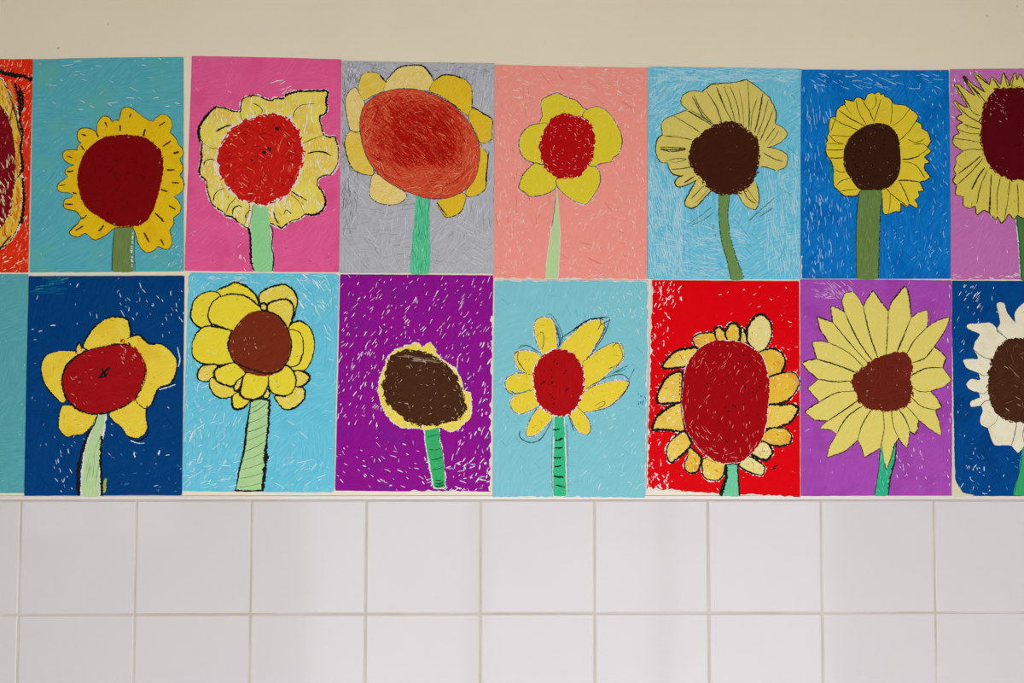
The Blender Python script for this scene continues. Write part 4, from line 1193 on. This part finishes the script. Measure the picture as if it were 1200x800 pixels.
for i, pts in enumerate(petals):
    d.blob(f(*pts), y, halo=1.5, line=(M_GRAPHITE, 0.7, 0.5, 0.15, 0.9 if i != 1 else 1.2),
           flecks=[dict(n=6, m=CREAM, ln=(2, 6), w=(0.4, 0.9), ang=0.8, spread=1.0), dict(n=5, m=tone('amber_dark', (206, 160, 40)), ln=(3, 7), w=(0.3, 0.8), ang=0.6, spread=1.0)])
sd = f((295, 355), (298, 398), (258, 422), (240, 432), (250, 428), (280, 440), (300, 428), (318, 300), (330, 320), (312, 310), (370, 375), (378, 360), (380, 470),
       (290, 495), (310, 520), (302, 510), (310, 550), (256, 360), (388, 462), (236, 438))
d.disc(f((345, 240), (290, 250), (237, 290), (207, 340), (196, 400), (205, 470), (217, 530), (260, 580), (320, 612), (370, 613), (418, 588),
         (448, 540), (473, 480), (480, 410), (468, 340), (430, 285), (405, 255)),
       crayon('crimson', (172, 8, 14), (186, 14, 20), 0.6, 0.02, 1.4, 0.5), rough=0.8, halo=1.4, seeds=sd, seed_r=1.1, seed_m=tone('dried_red', (70, 8, 10)),
       scribble=(60, tone('crimson_line', (176, 10, 16)), (3, 6), (0.8, 1.5)))
g = F(570, 315, 2.857)
bars = ((222, 537, 246, 536), (230, 574, 255, 566), (228, 598, 255, 597), (225, 630, 252, 631), (228, 661, 250, 657), (226, 693, 258, 697), (232, 723, 265, 729))
d.stem(g((228, 496), (258, 496), (263, 600), (266, 700), (266, 758), (226, 758), (223, 690), (226, 600)),
       crayon('sea_green', (46, 184, 126), (70, 198, 146), 0.6, 0.16, 1.5, 0.4), halo=1.0,
       lines=[(g((a, b), ((a + c) / 2, (b + e) / 2 + 1.5), (c, e)), 1.6, M_BLACK, 0.35) for a, b, c, e in bars]
       + [(g((268, 520), (272, 620), (273, 750)), 0.6, M_GRAPHITE), (g((222, 520), (219, 620), (221, 740)), 0.4, M_GRAPHITE)])
for p, w, m in ((((340, 230), (352, 180), (420, 130), (500, 75), (560, 62), (628, 55)), 1.2, M_BLACK), (((630, 60), (608, 130), (560, 215), (495, 300)), 0.9, M_GRAPHITE),
                (((575, 58), (580, 95), (605, 85), (632, 72)), 0.7, M_GRAPHITE), (((605, 110), (572, 180), (545, 220)), 0.9, DGREEN), (((560, 130), (575, 100), (590, 96)), 0.6, M_GRAPHITE),
                (((345, 220), (360, 160), (330, 90), (295, 40), (260, 50)), 0.7, M_GRAPHITE), (((350, 215), (325, 120), (318, 100)), 1.2, M_GRAPHITE), (((210, 170), (240, 140), (255, 175), (245, 240)), 0.6, M_GRAPHITE),
                (((110, 240), (130, 215), (190, 230), (235, 265)), 0.7, DGREEN), (((120, 230), (160, 215), (210, 250)), 0.6, DGREEN), (((85, 270), (110, 250), (105, 300), (150, 365)), 0.7, M_GRAPHITE),
                (((740, 415), (700, 382), (620, 395), (490, 462)), 0.7, M_GRAPHITE), (((735, 415), (770, 345)), 0.5, M_GRAPHITE), (((640, 380), (700, 345), (735, 330)), 0.6, M_GRAPHITE), (((660, 370), (720, 350)), 0.6, DGREEN),
                (((720, 420), (740, 430), (700, 500), (620, 565), (530, 590)), 1.0, M_BLACK), (((540, 560), (590, 535), (600, 550), (560, 575)), 0.6, M_GRAPHITE),
                (((620, 350), (680, 320), (702, 270), (680, 215)), 0.9, M_GRAPHITE), (((640, 225), (670, 205), (695, 222)), 0.9, M_BLACK),
                (((118, 700), (120, 740), (175, 768), (240, 745), (300, 640)), 0.9, M_GRAPHITE), (((395, 610), (420, 690), (425, 700)), 1.2, M_GRAPHITE),
                (((60, 470), (100, 490), (180, 468)), 1.0, tone('deep_aqua', (70, 150, 160))), (((330, 110), (345, 160), (358, 200)), 1.6, tone('deep_aqua', (70, 150, 160)))):
    d.stroke(f(*p), w, m, 0.4, gaps=0.06)
d.done()

# ---- N: red
d = Drawing('sunflower_drawing', 'bright red sheet with a large dark red oval disc and one big cream petal',
            [(764.2, 328), (936.8, 329.2), (937.4, 583), (757, 574.2)],
            crayon('pillar_red', (222, 0, 12), (228, 3, 16), 0.5, 0.05, 0.9, 1.4, 0.05, 45, 480, paper=(240, 214, 214)), 2, 14,
            flecks=[dict(n=90, m=M_PAPER, ln=(1.5, 6), w=(0.4, 1.4), ang=1.4, spread=0.8, box=(759, 335, 785, 575)),
                    dict(n=40, m=M_PAPER, ln=(2, 7), w=(0.5, 1.6), ang=1.9, spread=0.5, box=(766, 330, 800, 360)),
                    dict(n=60, m=M_PAPER, ln=(1.5, 5), w=(0.4, 1.1), ang=0.3, spread=0.9),
                    dict(n=26, m=M_PAPER, ln=(2, 6), w=(0.5, 1.5), ang=1.3, spread=0.5, box=(757, 555, 785, 575)),
                    dict(n=24, m=M_PAPER, ln=(2, 6), w=(0.4, 1.2), ang=0.9, spread=0.9, box=(900, 400, 936, 470))],
            bare_edges=[((764.2, 328), (757, 574), -2.6, 0.35), ((757, 574.2), (800, 576.4), -4.0, 0.1), ((800, 576.3), (860, 579.3), -2.2, 0.45), ((865, 579.5), (937, 583), -2.8, 0.4)])
f = F(760, 365, 3.639)
y = crayon('mustard', (232, 198, 70), (238, 214, 120), 0.7, 0.40, 0.9, 1.4, 0.02, c3=(228, 180, 56), paper=(240, 226, 190))
y2 = crayon('ivory_yellow', (228, 214, 130), (234, 222, 160), 0.6, 0.25, 0.9, 1.0, 0.03)
y3 = crayon('amber_orange', (230, 184, 50), (236, 202, 84), 0.7, 0.15, 0.9, 1.4, 0.02, c3=(222, 146, 44))
for k, pts in ((y, ((395, 130), (390, 80), (400, 68), (410, 95), (418, 130))),
               (y2, ((470, 172), (425, 128), (425, 70), (455, 25), (490, 15), (520, 55), (520, 110), (495, 158))),
               (y3, ((475, 175), (530, 160), (570, 185), (580, 220), (560, 260), (510, 285), (480, 230))),
               (y3, ((505, 290), (560, 265), (620, 262), (640, 300), (625, 340), (590, 375), (530, 398), (495, 390))),
               (y, ((500, 405), (570, 398), (625, 400), (632, 430), (600, 470), (540, 492), (490, 490))),
               (y3, ((520, 500), (580, 500), (605, 530), (600, 560), (560, 570), (510, 562), (470, 545))),
               (y2, ((480, 556), (515, 570), (525, 605), (500, 630), (470, 622), (440, 600))),
               (y2, ((430, 620), (480, 650), (492, 670), (480, 695), (440, 685), (385, 655))),
               (y, ((230, 635), (235, 690), (250, 712), (300, 715), (318, 685), (325, 640), (260, 620))),
               (y3, ((175, 580), (222, 622), (205, 682), (165, 680), (158, 650), (170, 610))),
               (y, ((90, 560), (150, 512), (180, 560), (150, 598), (95, 640), (78, 600))),
               (y, ((145, 507), (60, 500), (18, 500), (45, 440), (140, 385), (145, 450))),
               (y, ((140, 380), (42, 387), (50, 330), (85, 275), (140, 258), (140, 320))),
               (y, ((175, 228), (65, 240), (80, 205), (120, 170), (190, 155), (210, 165), (190, 205))),
               (y3, ((205, 150), (190, 118), (215, 100), (265, 92), (295, 108), (265, 140), (225, 155))),
               (y3, ((295, 125), (285, 80), (305, 68), (330, 95), (335, 130))),
               (y3, ((345, 132), (330, 90), (345, 58), (370, 54), (388, 75), (388, 112), (370, 135)))):
    d.blob(f(*pts), k, halo=1.9, tens=0.7, line=(M_BLACK, 2.0, 0.3, 0.0, 0.8),
           flecks=[dict(n=6, m=M_PAPER, ln=(2, 6), w=(0.4, 1.3), ang=0.9, spread=1.2), dict(n=5, m=ORANGE, ln=(2, 7), w=(0.5, 1.4), ang=0.8, spread=1.2)], rough=0.6)
sd = f((375, 185), (405, 185), (430, 215), (385, 310), (412, 325), (410, 320), (400, 355), (445, 345), (480, 295), (475, 320), (370, 405), (405, 395), (325, 410), (340, 425),
       (465, 440), (420, 440), (345, 500), (430, 495), (335, 555), (330, 550), (280, 250), (320, 250), (250, 310), (340, 270), (300, 470), (400, 280), (443, 325), (360, 400))
d.disc(f((320, 122), (270, 130), (220, 155), (182, 195), (158, 240), (148, 310), (143, 390), (153, 470), (183, 540), (230, 600), (290, 638), (340, 646), (398, 638), (450, 590),
         (488, 530), (503, 470), (510, 390), (513, 310), (503, 240), (478, 182), (430, 147), (380, 128)),
       crayon('wine_red', (160, 2, 12), (172, 6, 18), 0.6, 0.08, 1.1, 0.9, 0.03, paper=(232, 150, 130)), rough=0.7, halo=0.5, seeds=sd, seed_r=1.1, seed_m=tone('dried_red', (70, 8, 10)),
       flecks=[dict(n=70, m=tone('salmon_fleck', (232, 150, 130)), ln=(2, 7), w=(0.3, 0.9), ang=1.9, spread=0.5), dict(n=40, m=tone('salmon_fleck', (232, 150, 130)), ln=(3, 9), w=(0.3, 0.9), mode='tangent', spread=0.2, rmin=0.85),
               dict(n=14, m=tone('salmon_fleck', (232, 150, 130)), ln=(3, 8), w=(0.3, 0.8), ang=-0.9, spread=0.4, box=(830, 400, 865, 440)),
               dict(n=14, m=tone('salmon_fleck', (232, 150, 130)), ln=(3, 8), w=(0.3, 0.8), ang=0.8, spread=0.3, box=(815, 500, 850, 540))])
d.stem(f((332, 648), (376, 648), (382, 720), (385, 786), (305, 784), (322, 740), (334, 690)), crayon('spearmint', (104, 200, 156), (126, 212, 174), 0.6, 0.10, 1.4, 0.4), h=d.hpet + 0.03,
       lines=[(f((330, 650), (330, 700), (318, 750), (306, 784)), 3.0, M_BLACK, 0.3), (f((378, 652), (383, 720), (386, 786)), 1.6, M_BLACK, 0.3), (f((334, 652), (356, 648), (378, 652)), 1.2, M_BLACK)])
d.stroke(f((525, 675), (536, 662), (552, 652)), 1.2, M_BLACK, 0.5)
d.stroke(f((545, 655), (538, 668), (530, 678)), 0.9, M_BLACK, 0.5)
for i in range(6):
    yy = 268 + i * 16
    d.stroke(f((133, yy), (134, yy + 8)), 1.3, MAROON, 0.4)
d.stroke(f((145, 300), (138, 390), (148, 480), (180, 560), (230, 620), (290, 645)), 0.7, MAROON, 0.4, h=d.hdisc - 0.01)
d.done()

# ---- O: violet, star of pointed petals
d = Drawing('sunflower_drawing', 'violet sheet with large pointed pale yellow petals round a small rust-brown disc',
            [(938, 327.2), (1115.6, 328.4), (1115, 580.6), (938.6, 581)],
            crayon('violet', (164, 72, 174), (174, 86, 186), 0.6, 0.06, 0.9, 1.5, 0.05, 45, 480, c3=(156, 64, 164), paper=(226, 204, 230)), 1, 15,
            flecks=[dict(n=70, m=tone('lilac', (222, 190, 228)), ln=(3, 12), w=(0.3, 0.7), ang=0.8, spread=1.0, box=(955, 330, 1000, 350), mode='patch', regions=4),
                    dict(n=60, m=tone('lilac', (222, 190, 228)), ln=(2, 7), w=(0.3, 0.9), ang=-0.8, spread=0.8),
                    dict(n=26, m=M_PAPER, ln=(2, 6), w=(0.4, 1.0), ang=1.2, spread=0.5, box=(1040, 510, 1112, 578)),
                    dict(n=16, m=M_PAPER, ln=(2, 6), w=(0.4, 1.2), ang=1.4, spread=0.3, box=(1110, 330, 1115, 578))])
f = F(938, 330, 3.139)
y = crayon('butter', (224, 208, 104), (230, 216, 124), 0.5, 0.03, 1.0, 1.2)
disc = f((390, 262), (330, 265), (275, 285), (240, 310), (200, 340), (188, 375), (205, 410), (212, 440), (250, 465), (300, 475), (350, 472), (390, 455), (405, 430),
         (412, 400), (405, 350), (412, 310))
GL = tone('charcoal_line', (50, 44, 40))
d.ring(f((293, 612, 1), (262, 630), (235, 646), (225, 612), (210, 582, 1), (160, 625), (97, 645), (110, 598), (132, 562, 1), (112, 545), (72, 540), (90, 520), (100, 512, 1), (50, 508), (17, 478),
         (40, 460), (70, 442, 1), (45, 415), (27, 392), (45, 378), (64, 358, 1), (30, 330), (6, 300), (30, 288), (60, 284, 1), (50, 250), (44, 222), (75, 218), (105, 224, 1), (75, 180), (62, 130),
         (95, 140), (118, 148, 1), (113, 90), (140, 98), (163, 112, 1), (152, 72), (165, 42), (195, 37), (215, 60), (232, 92, 1), (240, 72), (268, 33), (295, 70), (324, 108, 1), (335, 75), (385, 16),
         (400, 50), (408, 132, 1), (430, 115), (466, 104), (470, 140), (464, 170, 1), (500, 145), (549, 128), (535, 175), (492, 240, 1), (515, 255), (536, 280), (524, 316, 1), (538, 335), (554, 360),
         (530, 385), (478, 402, 1), (500, 425), (520, 460), (496, 472, 1), (510, 515), (519, 566), (480, 545), (434, 508, 1), (432, 540), (420, 562), (402, 548, 1), (398, 585), (390, 613), (370, 590),
         (360, 575, 1), (345, 600), (335, 640), (316, 690), (302, 650)),
       (938 + 310 / 3.139, 330 + 370 / 3.139), disc, y, (GL, 1.1, 0.45, 0.03), (0.9, GL, 1.0), 0.35, inner=0.3,
       flecks=[dict(n=3, m=CREAM, ln=(4, 9), w=(0.4, 0.9), ang=1.0, spread=1.2)])
sd = f((330, 295), (240, 335), (270, 345), (262, 390), (240, 400), (300, 430), (350, 440), (375, 345), (320, 320), (378, 432), (285, 320), (365, 300))
d.disc(disc, crayon('rust', (100, 32, 18), (116, 42, 26), 0.6, 0.05, 0.8, 1.4, c3=(124, 36, 26)), rough=0.9, scribble=(50, tone('rust_line', (112, 36, 22)), (3, 6), (0.7, 1.5)), seeds=sd, seed_r=0.9,
       flecks=[dict(n=16, m=tone('rose', (214, 170, 160)), ln=(1.5, 3), w=(0.3, 0.7), ang=0.8, spread=1.2)])
d.stem(f((300, 600), (312, 692), (330, 660), (350, 588), (347, 650), (330, 720), (322, 785), (272, 785), (285, 700), (292, 640)),
       crayon('malachite', (34, 172, 124), (60, 186, 144), 0.7, 0.12, 1.4, 0.5), h=0.14, tens=0.3,
       lines=[(f((293, 615), (286, 700), (272, 784)), 1.0, GL, 0.5), (f((352, 588), (348, 650), (330, 720), (322, 784)), 1.3, GL, 0.5)],
       flecks=[dict(n=12, m=tone('jade_pale', (150, 222, 190)), ln=(3, 8), w=(0.4, 0.9), ang=1.3, spread=0.4)])
d.done()

# ---- P: navy with cream petals, cut by the right edge
d = Drawing('sunflower_drawing', 'navy sheet with ragged cream-white petals round a brown disc, beside the violet sheet',
            [(1116, 328.6), (1295, 329), (1296, 580), (1115, 580.8)],
            crayon('navy_wax', (0, 66, 132), (8, 78, 146), 0.7, 0.03, 0.9, 1.4, 0.05, 45, 480, c3=(0, 58, 118)), 0, 16,
            flecks=[dict(n=70, m=WHITE_S, ln=(2, 7), w=(0.4, 1.2), ang=-1.1, spread=0.5), dict(n=20, m=WHITE_S, ln=(2, 9), w=(0.4, 1.1), ang=-0.95, spread=0.2, box=(1130, 332, 1150, 360)),
                    dict(n=14, m=WHITE_S, ln=(2, 6), w=(0.5, 1.1), ang=0.9, spread=0.9, box=(1130, 540, 1160, 578)),
                    dict(n=30, m=tone('mid_blue', (60, 140, 190)), ln=(2, 6), w=(0.4, 1.2), ang=0.8, spread=1.0, box=(1120, 500, 1199, 578))])
L = Layers(d)
L.poly(rough_edge(spline([(1116.2, 400), (1117, 470), (1118.3, 540), (1119.5, 562), (1124, 571), (1128, 577), (1140, 579.6), (1140, 580.6), (1115.3, 580.6), (1115.3, 540), (1115.8, 400)], True, 0.5), 0.3, d.R),
       0.05, flat('cream_backing', (222, 214, 178), 0.8, 0.1))
L.build('bare_paper_corner', d.root)
f = F(1112, 325, 3.08)
y = crayon('cream_wax', (234, 226, 196), (240, 234, 212), 0.6, 0.04, 1.0, 1.2, c3=(226, 216, 180))
disc = f((255, 220), (210, 225), (180, 250), (155, 300), (145, 350), (140, 400), (150, 450), (170, 490), (210, 515), (255, 522), (310, 520), (370, 490), (410, 430), (415, 350),
         (400, 280), (360, 235), (310, 220))
d.ring(f((225, 607, 1), (200, 605), (165, 605), (150, 575), (140, 543, 1), (115, 530), (113, 505), (122, 482), (116, 462, 1), (80, 467), (78, 447), (110, 432), (106, 415, 1), (75, 405), (63, 385), (80, 366),
         (112, 370), (106, 345, 1), (65, 327), (52, 298), (82, 293), (106, 292), (88, 258, 1), (95, 232), (110, 205), (68, 185), (70, 168), (110, 165), (150, 163), (180, 190), (198, 212, 1), (172, 190), (185, 160), (173, 95),
         (200, 93), (210, 125), (240, 163, 1), (238, 130), (250, 110), (275, 90), (300, 100), (320, 165, 1), (350, 95), (380, 110), (370, 200, 1), (420, 170), (470, 180), (440, 240, 1), (490, 290), (450, 320, 1),
         (490, 380), (450, 400, 1), (480, 450), (440, 480, 1), (430, 540), (400, 570, 1), (370, 610), (330, 600, 1), (310, 630), (275, 608, 1), (268, 612), (248, 632)),
       (1112 + 280 / 3.08, 325 + 365 / 3.08), disc, y, (tone('blue_grey', (60, 92, 130)), 0.5, 0.5, 0.3), (0.6, GREY_K, 0.9), 0.8, inner=0.4,  # broken blue-grey crayon outline on each cream petal
       flecks=[dict(n=8, m=M_PAPER, ln=(3, 8), w=(0.5, 1.4), ang=1.0, spread=1.2), dict(n=3, m=tone('yellow_tint', (214, 200, 120)), ln=(2, 6), w=(0.4, 1.2), ang=1.0, spread=1.2),
               dict(n=2, m=tone('mint_tint', (170, 206, 170)), ln=(2, 5), w=(0.4, 1.2), ang=1.0, spread=1.2)])
d.disc(disc, crayon('walnut', (66, 36, 20), (84, 50, 32), 0.7, 0.04, 0.9, 1.4, 0.02), rough=1.0, scribble=(50, tone('walnut_line', (64, 34, 20)), (3, 7), (0.8, 1.6)),
       flecks=[dict(n=40, m=tone('umber_pale', (120, 84, 62)), ln=(3, 10), w=(0.4, 1.2), ang=0.8, spread=1.2),
               dict(n=8, m=tone('sand', (206, 184, 156)), ln=(3, 8), w=(0.4, 0.8), ang=0.7, spread=0.2), dict(n=4, m=tone('sand', (206, 184, 156)), ln=(14, 22), w=(0.4, 0.7), ang=0.75, spread=0.1)])
d.stem(f((268, 600), (320, 600), (330, 783), (232, 783), (250, 715)), crayon('shamrock', (46, 160, 100), (64, 178, 118), 0.7, 0.08, 1.3, 0.4), h=0.07,
       lines=[(f((266, 640), (250, 715), (233, 782)), 0.7, DGREEN)])
d.done()


# ------------------------------------------------------------------ the room
def mesh_obj(name, verts, faces, mats, mi=None, kind='structure'):
    me = bpy.data.meshes.new(name)
    me.from_pydata(verts, [], faces)
    for m in mats:
        me.materials.append(m)
    if mi:
        me.polygons.foreach_set('material_index', mi)
    me.update()
    o = bpy.data.objects.new(name, me)
    COL.objects.link(o)
    if kind:
        o['kind'] = kind
    return o


def boxes(name, bxs, mat, kind='structure', bevel=0.0, parent=None):
    bm = bmesh.new()
    for (x0, x1, y0, y1, z0, z1) in bxs:
        r = bmesh.ops.create_cube(bm, size=1.0)
        bmesh.ops.scale(bm, verts=r['verts'], vec=(x1 - x0, y1 - y0, z1 - z0))
        bmesh.ops.translate(bm, verts=r['verts'], vec=((x0 + x1) / 2, (y0 + y1) / 2, (z0 + z1) / 2))
    if bevel:
        bmesh.ops.bevel(bm, geom=bm.edges[:], offset=bevel, segments=2, affect='EDGES', profile=0.6)
    me = bpy.data.meshes.new(name)
    bm.to_mesh(me)
    bm.free()
    me.materials.append(mat)
    o = bpy.data.objects.new(name, me)
    COL.objects.link(o)
    if parent:
        o.parent = parent
    elif kind:
        o['kind'] = kind
    return o


def plaster(name, c, c2, rough=0.7):
    m, nt, b = new_mat(name, rough, 0.2)
    tc = N(nt, 'ShaderNodeTexCoord')
    n = N(nt, 'ShaderNodeTexNoise', in_Scale=6.0, in_Detail=4.0)
    nt.links.new(tc.outputs['Object'], n.inputs['Vector'])
    n2 = N(nt, 'ShaderNodeTexNoise', in_Scale=160.0, in_Detail=4.0)
    nt.links.new(tc.outputs['Object'], n2.inputs['Vector'])
    n3 = N(nt, 'ShaderNodeTexNoise', in_Scale=75.0, in_Detail=1.0)
    nt.links.new(tc.outputs['Object'], n3.inputs['Vector'])
    f = sstep(nt, n.outputs['Fac'], 0.35, 0.7)
    f = mth(nt, 'MULTIPLY', f, 0.5)
    col = mixc(nt, f, lin(c), lin(c2))
    spot = sstep(nt, n3.outputs['Fac'], 0.765, 0.79)
    spot = mth(nt, 'MULTIPLY', spot, 0.35)
    col = mixc(nt, spot, col, lin((120, 112, 96)))
    nt.links.new(col, b.inputs['Base Color'])
    bp = N(nt, 'ShaderNodeBump', in_Strength=0.10, in_Distance=0.001)
    nt.links.new(n2.outputs['Fac'], bp.inputs['Height'])
    nt.links.new(bp.outputs[0], b.inputs['Normal'])
    return m


XL, XR, YR, ZC = -2.55, 2.55, -1.9, 2.75
M_WALL = plaster('cream_wall_paint', (237, 226, 203), (231, 220, 195))
M_WHITE = plaster('dull_room_paint', (172, 150, 98), (164, 143, 92))
ZT = ZG + 0.1476
boxes('wall_back', [(XL, XR, 0.0, 0.1, 0.0, ZC)], M_WALL)
boxes('wall_left', [(XL - 0.1, XL, YR - 0.1, 0.1, 0, ZC)], M_WHITE)
boxes('wall_right', [(XR, XR + 0.1, YR - 0.1, 0.1, 0, ZC)], M_WHITE)
boxes('ceiling', [(XL - 0.1, XR + 0.1, YR - 0.1, 0.1, ZC, ZC + 0.1)], M_WHITE)
m_fl, nt, b = new_mat('linoleum', 0.35, 0.4)
tc = N(nt, 'ShaderNodeTexCoord')
n = N(nt, 'ShaderNodeTexNoise', in_Scale=90.0, in_Detail=4.0)
nt.links.new(tc.outputs['Object'], n.inputs['Vector'])
nt.links.new(mixc(nt, n.outputs['Fac'], lin((150, 146, 140)), lin((176, 171, 164))), b.inputs['Base Color'])
boxes('floor', [(XL - 0.1, XR + 0.1, YR - 0.1, 0.1, -0.1, 0.0)], m_fl)

# glazed tiles below the drawings
m_tile, nt, b = new_mat('white_glazed_tile', 0.09, 0.12)
tc = N(nt, 'ShaderNodeTexCoord')
n = N(nt, 'ShaderNodeTexNoise', in_Scale=9.0, in_Detail=2.0)
nt.links.new(tc.outputs['Object'], n.inputs['Vector'])
nt.links.new(mixc(nt, n.outputs['Fac'], lin((214, 208, 210)), lin((217, 212, 213))), b.inputs['Base Color'])
bp = N(nt, 'ShaderNodeBump', in_Strength=0.05, in_Distance=0.004)
n2 = N(nt, 'ShaderNodeTexNoise', in_Scale=14.0, in_Detail=1.5)
nt.links.new(tc.outputs['Object'], n2.inputs['Vector'])
nt.links.new(n2.outputs['Fac'], bp.inputs['Height'])
nt.links.new(bp.outputs[0], b.inputs['Normal'])
m_grout, nt, b = new_mat('grout', 0.85, 0.1)
tc = N(nt, 'ShaderNodeTexCoord')
n = N(nt, 'ShaderNodeTexNoise', in_Scale=7.0, in_Detail=5.0)
nt.links.new(tc.outputs['Object'], n.inputs['Vector'])
nt.links.new(mixc(nt, sstep(nt, n.outputs['Fac'], 0.35, 0.65), lin((208, 200, 192)), lin((190, 179, 162))), b.inputs['Base Color'])

T, G, BV = 0.15, 0.0023, 0.0014
tv, tf, tm = [], [], []
R = random.Random(5)


def quad(a, m):
    i = len(tv)
    tv.extend(a)
    tf.append([i, i + 1, i + 2, i + 3])
    tm.append(m)


YG, YT = -0.0010, -0.0019
quad([(XL, YG, 0), (XR, YG, 0), (XR, YG, ZT), (XL, YG, ZT)], 1)
quad([(XL, YG, ZT), (XR, YG, ZT), (XR, 0.0, ZT), (XL, 0.0, ZT)], 1)
for row in range(10):
    z1 = ZT if row == 0 else ZG - (row - 1) * T
    z0 = ZG - row * T
    for c in range(-17, 17):
        xa, xb = c * T + G / 2, (c + 1) * T - G / 2
        za, zb = z0 + G / 2, z1 - G / 2
        j = [R.gauss(0, 0.00012) for _ in range(4)]
        o_ = [(xa, YG, za), (xb, YG, za), (xb, YG, zb), (xa, YG, zb)]
        i_ = [(xa + BV, YT + j[0], za + BV), (xb - BV, YT + j[1], za + BV), (xb - BV, YT + j[2], zb - BV),
              (xa + BV, YT + j[3], zb - BV)]
        mid_ = [(xa + BV * 0.35, YT + 0.0004, za + BV * 0.35), (xb - BV * 0.35, YT + 0.0004, za + BV * 0.35),
                (xb - BV * 0.35, YT + 0.0004, zb - BV * 0.35), (xa + BV * 0.35, YT + 0.0004, zb - BV * 0.35)]
        quad(i_, 0)
        for k in range(4):
            l = (k + 1) % 4
            quad([mid_[k], mid_[l], i_[l], i_[k]], 0)
            quad([o_[k], o_[l], mid_[l], mid_[k]], 0)
mesh_obj('wall_back_tiled', tv, tf, [m_tile, m_grout], tm)
# narrow finishing strip along the top of the tiles
boxes('trim_1', [(XL, XR, -0.0017, 0.0, ZT + 0.0006, ZT + 0.0056)], flat('tile_edge_trim', (226, 219, 214), 0.3, 0.04, 0.4), bevel=0.0008)

# window wall opposite
WIN = [(-1.56, -0.98, 1.12, 1.95), (-0.64, 1.16, 0.40, 1.62)]
xs = [XL] + [v for w in WIN for v in (w[0], w[1])] + [XR]
rear = []
for i in range(0, len(xs), 2):
    rear.append((xs[i], xs[i + 1], YR - 0.1, YR, 0, ZC))
for (x0, x1, z0, z1) in WIN:
    rear.append((x0, x1, YR - 0.1, YR, 0, z0))
    rear.append((x0, x1, YR - 0.1, YR, z1, ZC))
boxes('wall_front', rear, M_WHITE)
M_FRAME = flat('white_window_frame', (225, 223, 218), 0.4, 0.03)
for i, (x0, x1, z0, z1) in enumerate(WIN):
    fr = 0.045
    b_ = [(x0, x0 + fr, YR - 0.07, YR - 0.02, z0, z1), (x1 - fr, x1, YR - 0.07, YR - 0.02, z0, z1),
          (x0 + fr, x1 - fr, YR - 0.07, YR - 0.02, z0, z0 + fr), (x0 + fr, x1 - fr, YR - 0.07, YR - 0.02, z1 - fr, z1)]
    k = 1 if i == 0 else 3
    for q in range(1, k + (0 if i else 1)):
        xm = x0 + (x1 - x0) * q / (k if i else 2)
        b_.append((xm - 0.02, xm + 0.02, YR - 0.068, YR - 0.022, z0 + fr, z1 - fr))
    boxes('window_%d' % (i + 1), b_, M_FRAME)
    ld = bpy.data.lights.new('daylight', 'AREA')
    ld.shape = 'RECTANGLE'
    ld.size, ld.size_y = x1 - x0 - 0.02, z1 - z0 - 0.02
    ld.energy = (4.5, 44.0)[i]
    ld.color = ((0.92, 0.96, 1.0), (0.97, 0.985, 1.03))[i]
    lo = bpy.data.objects.new('daylight', ld)
    COL.objects.link(lo)
    lo.location = ((x0 + x1) / 2, YR - 0.085, (z0 + z1) / 2)
    lo.rotation_euler = (PI / 2, 0, 0)

w = bpy.data.worlds.new('sky')
sc.world = w
w.use_nodes = True
bg = w.node_tree.nodes['Background']
bg.inputs['Color'].default_value = (0.85, 0.92, 1.0, 1)
bg.inputs['Strength'].default_value = 0.6

vs = sc.view_settings
vs.view_transform = 'Standard'
vs.look = 'None'
vs.exposure = 0.0
vs.gamma = 1.0
vs.use_curve_mapping = False
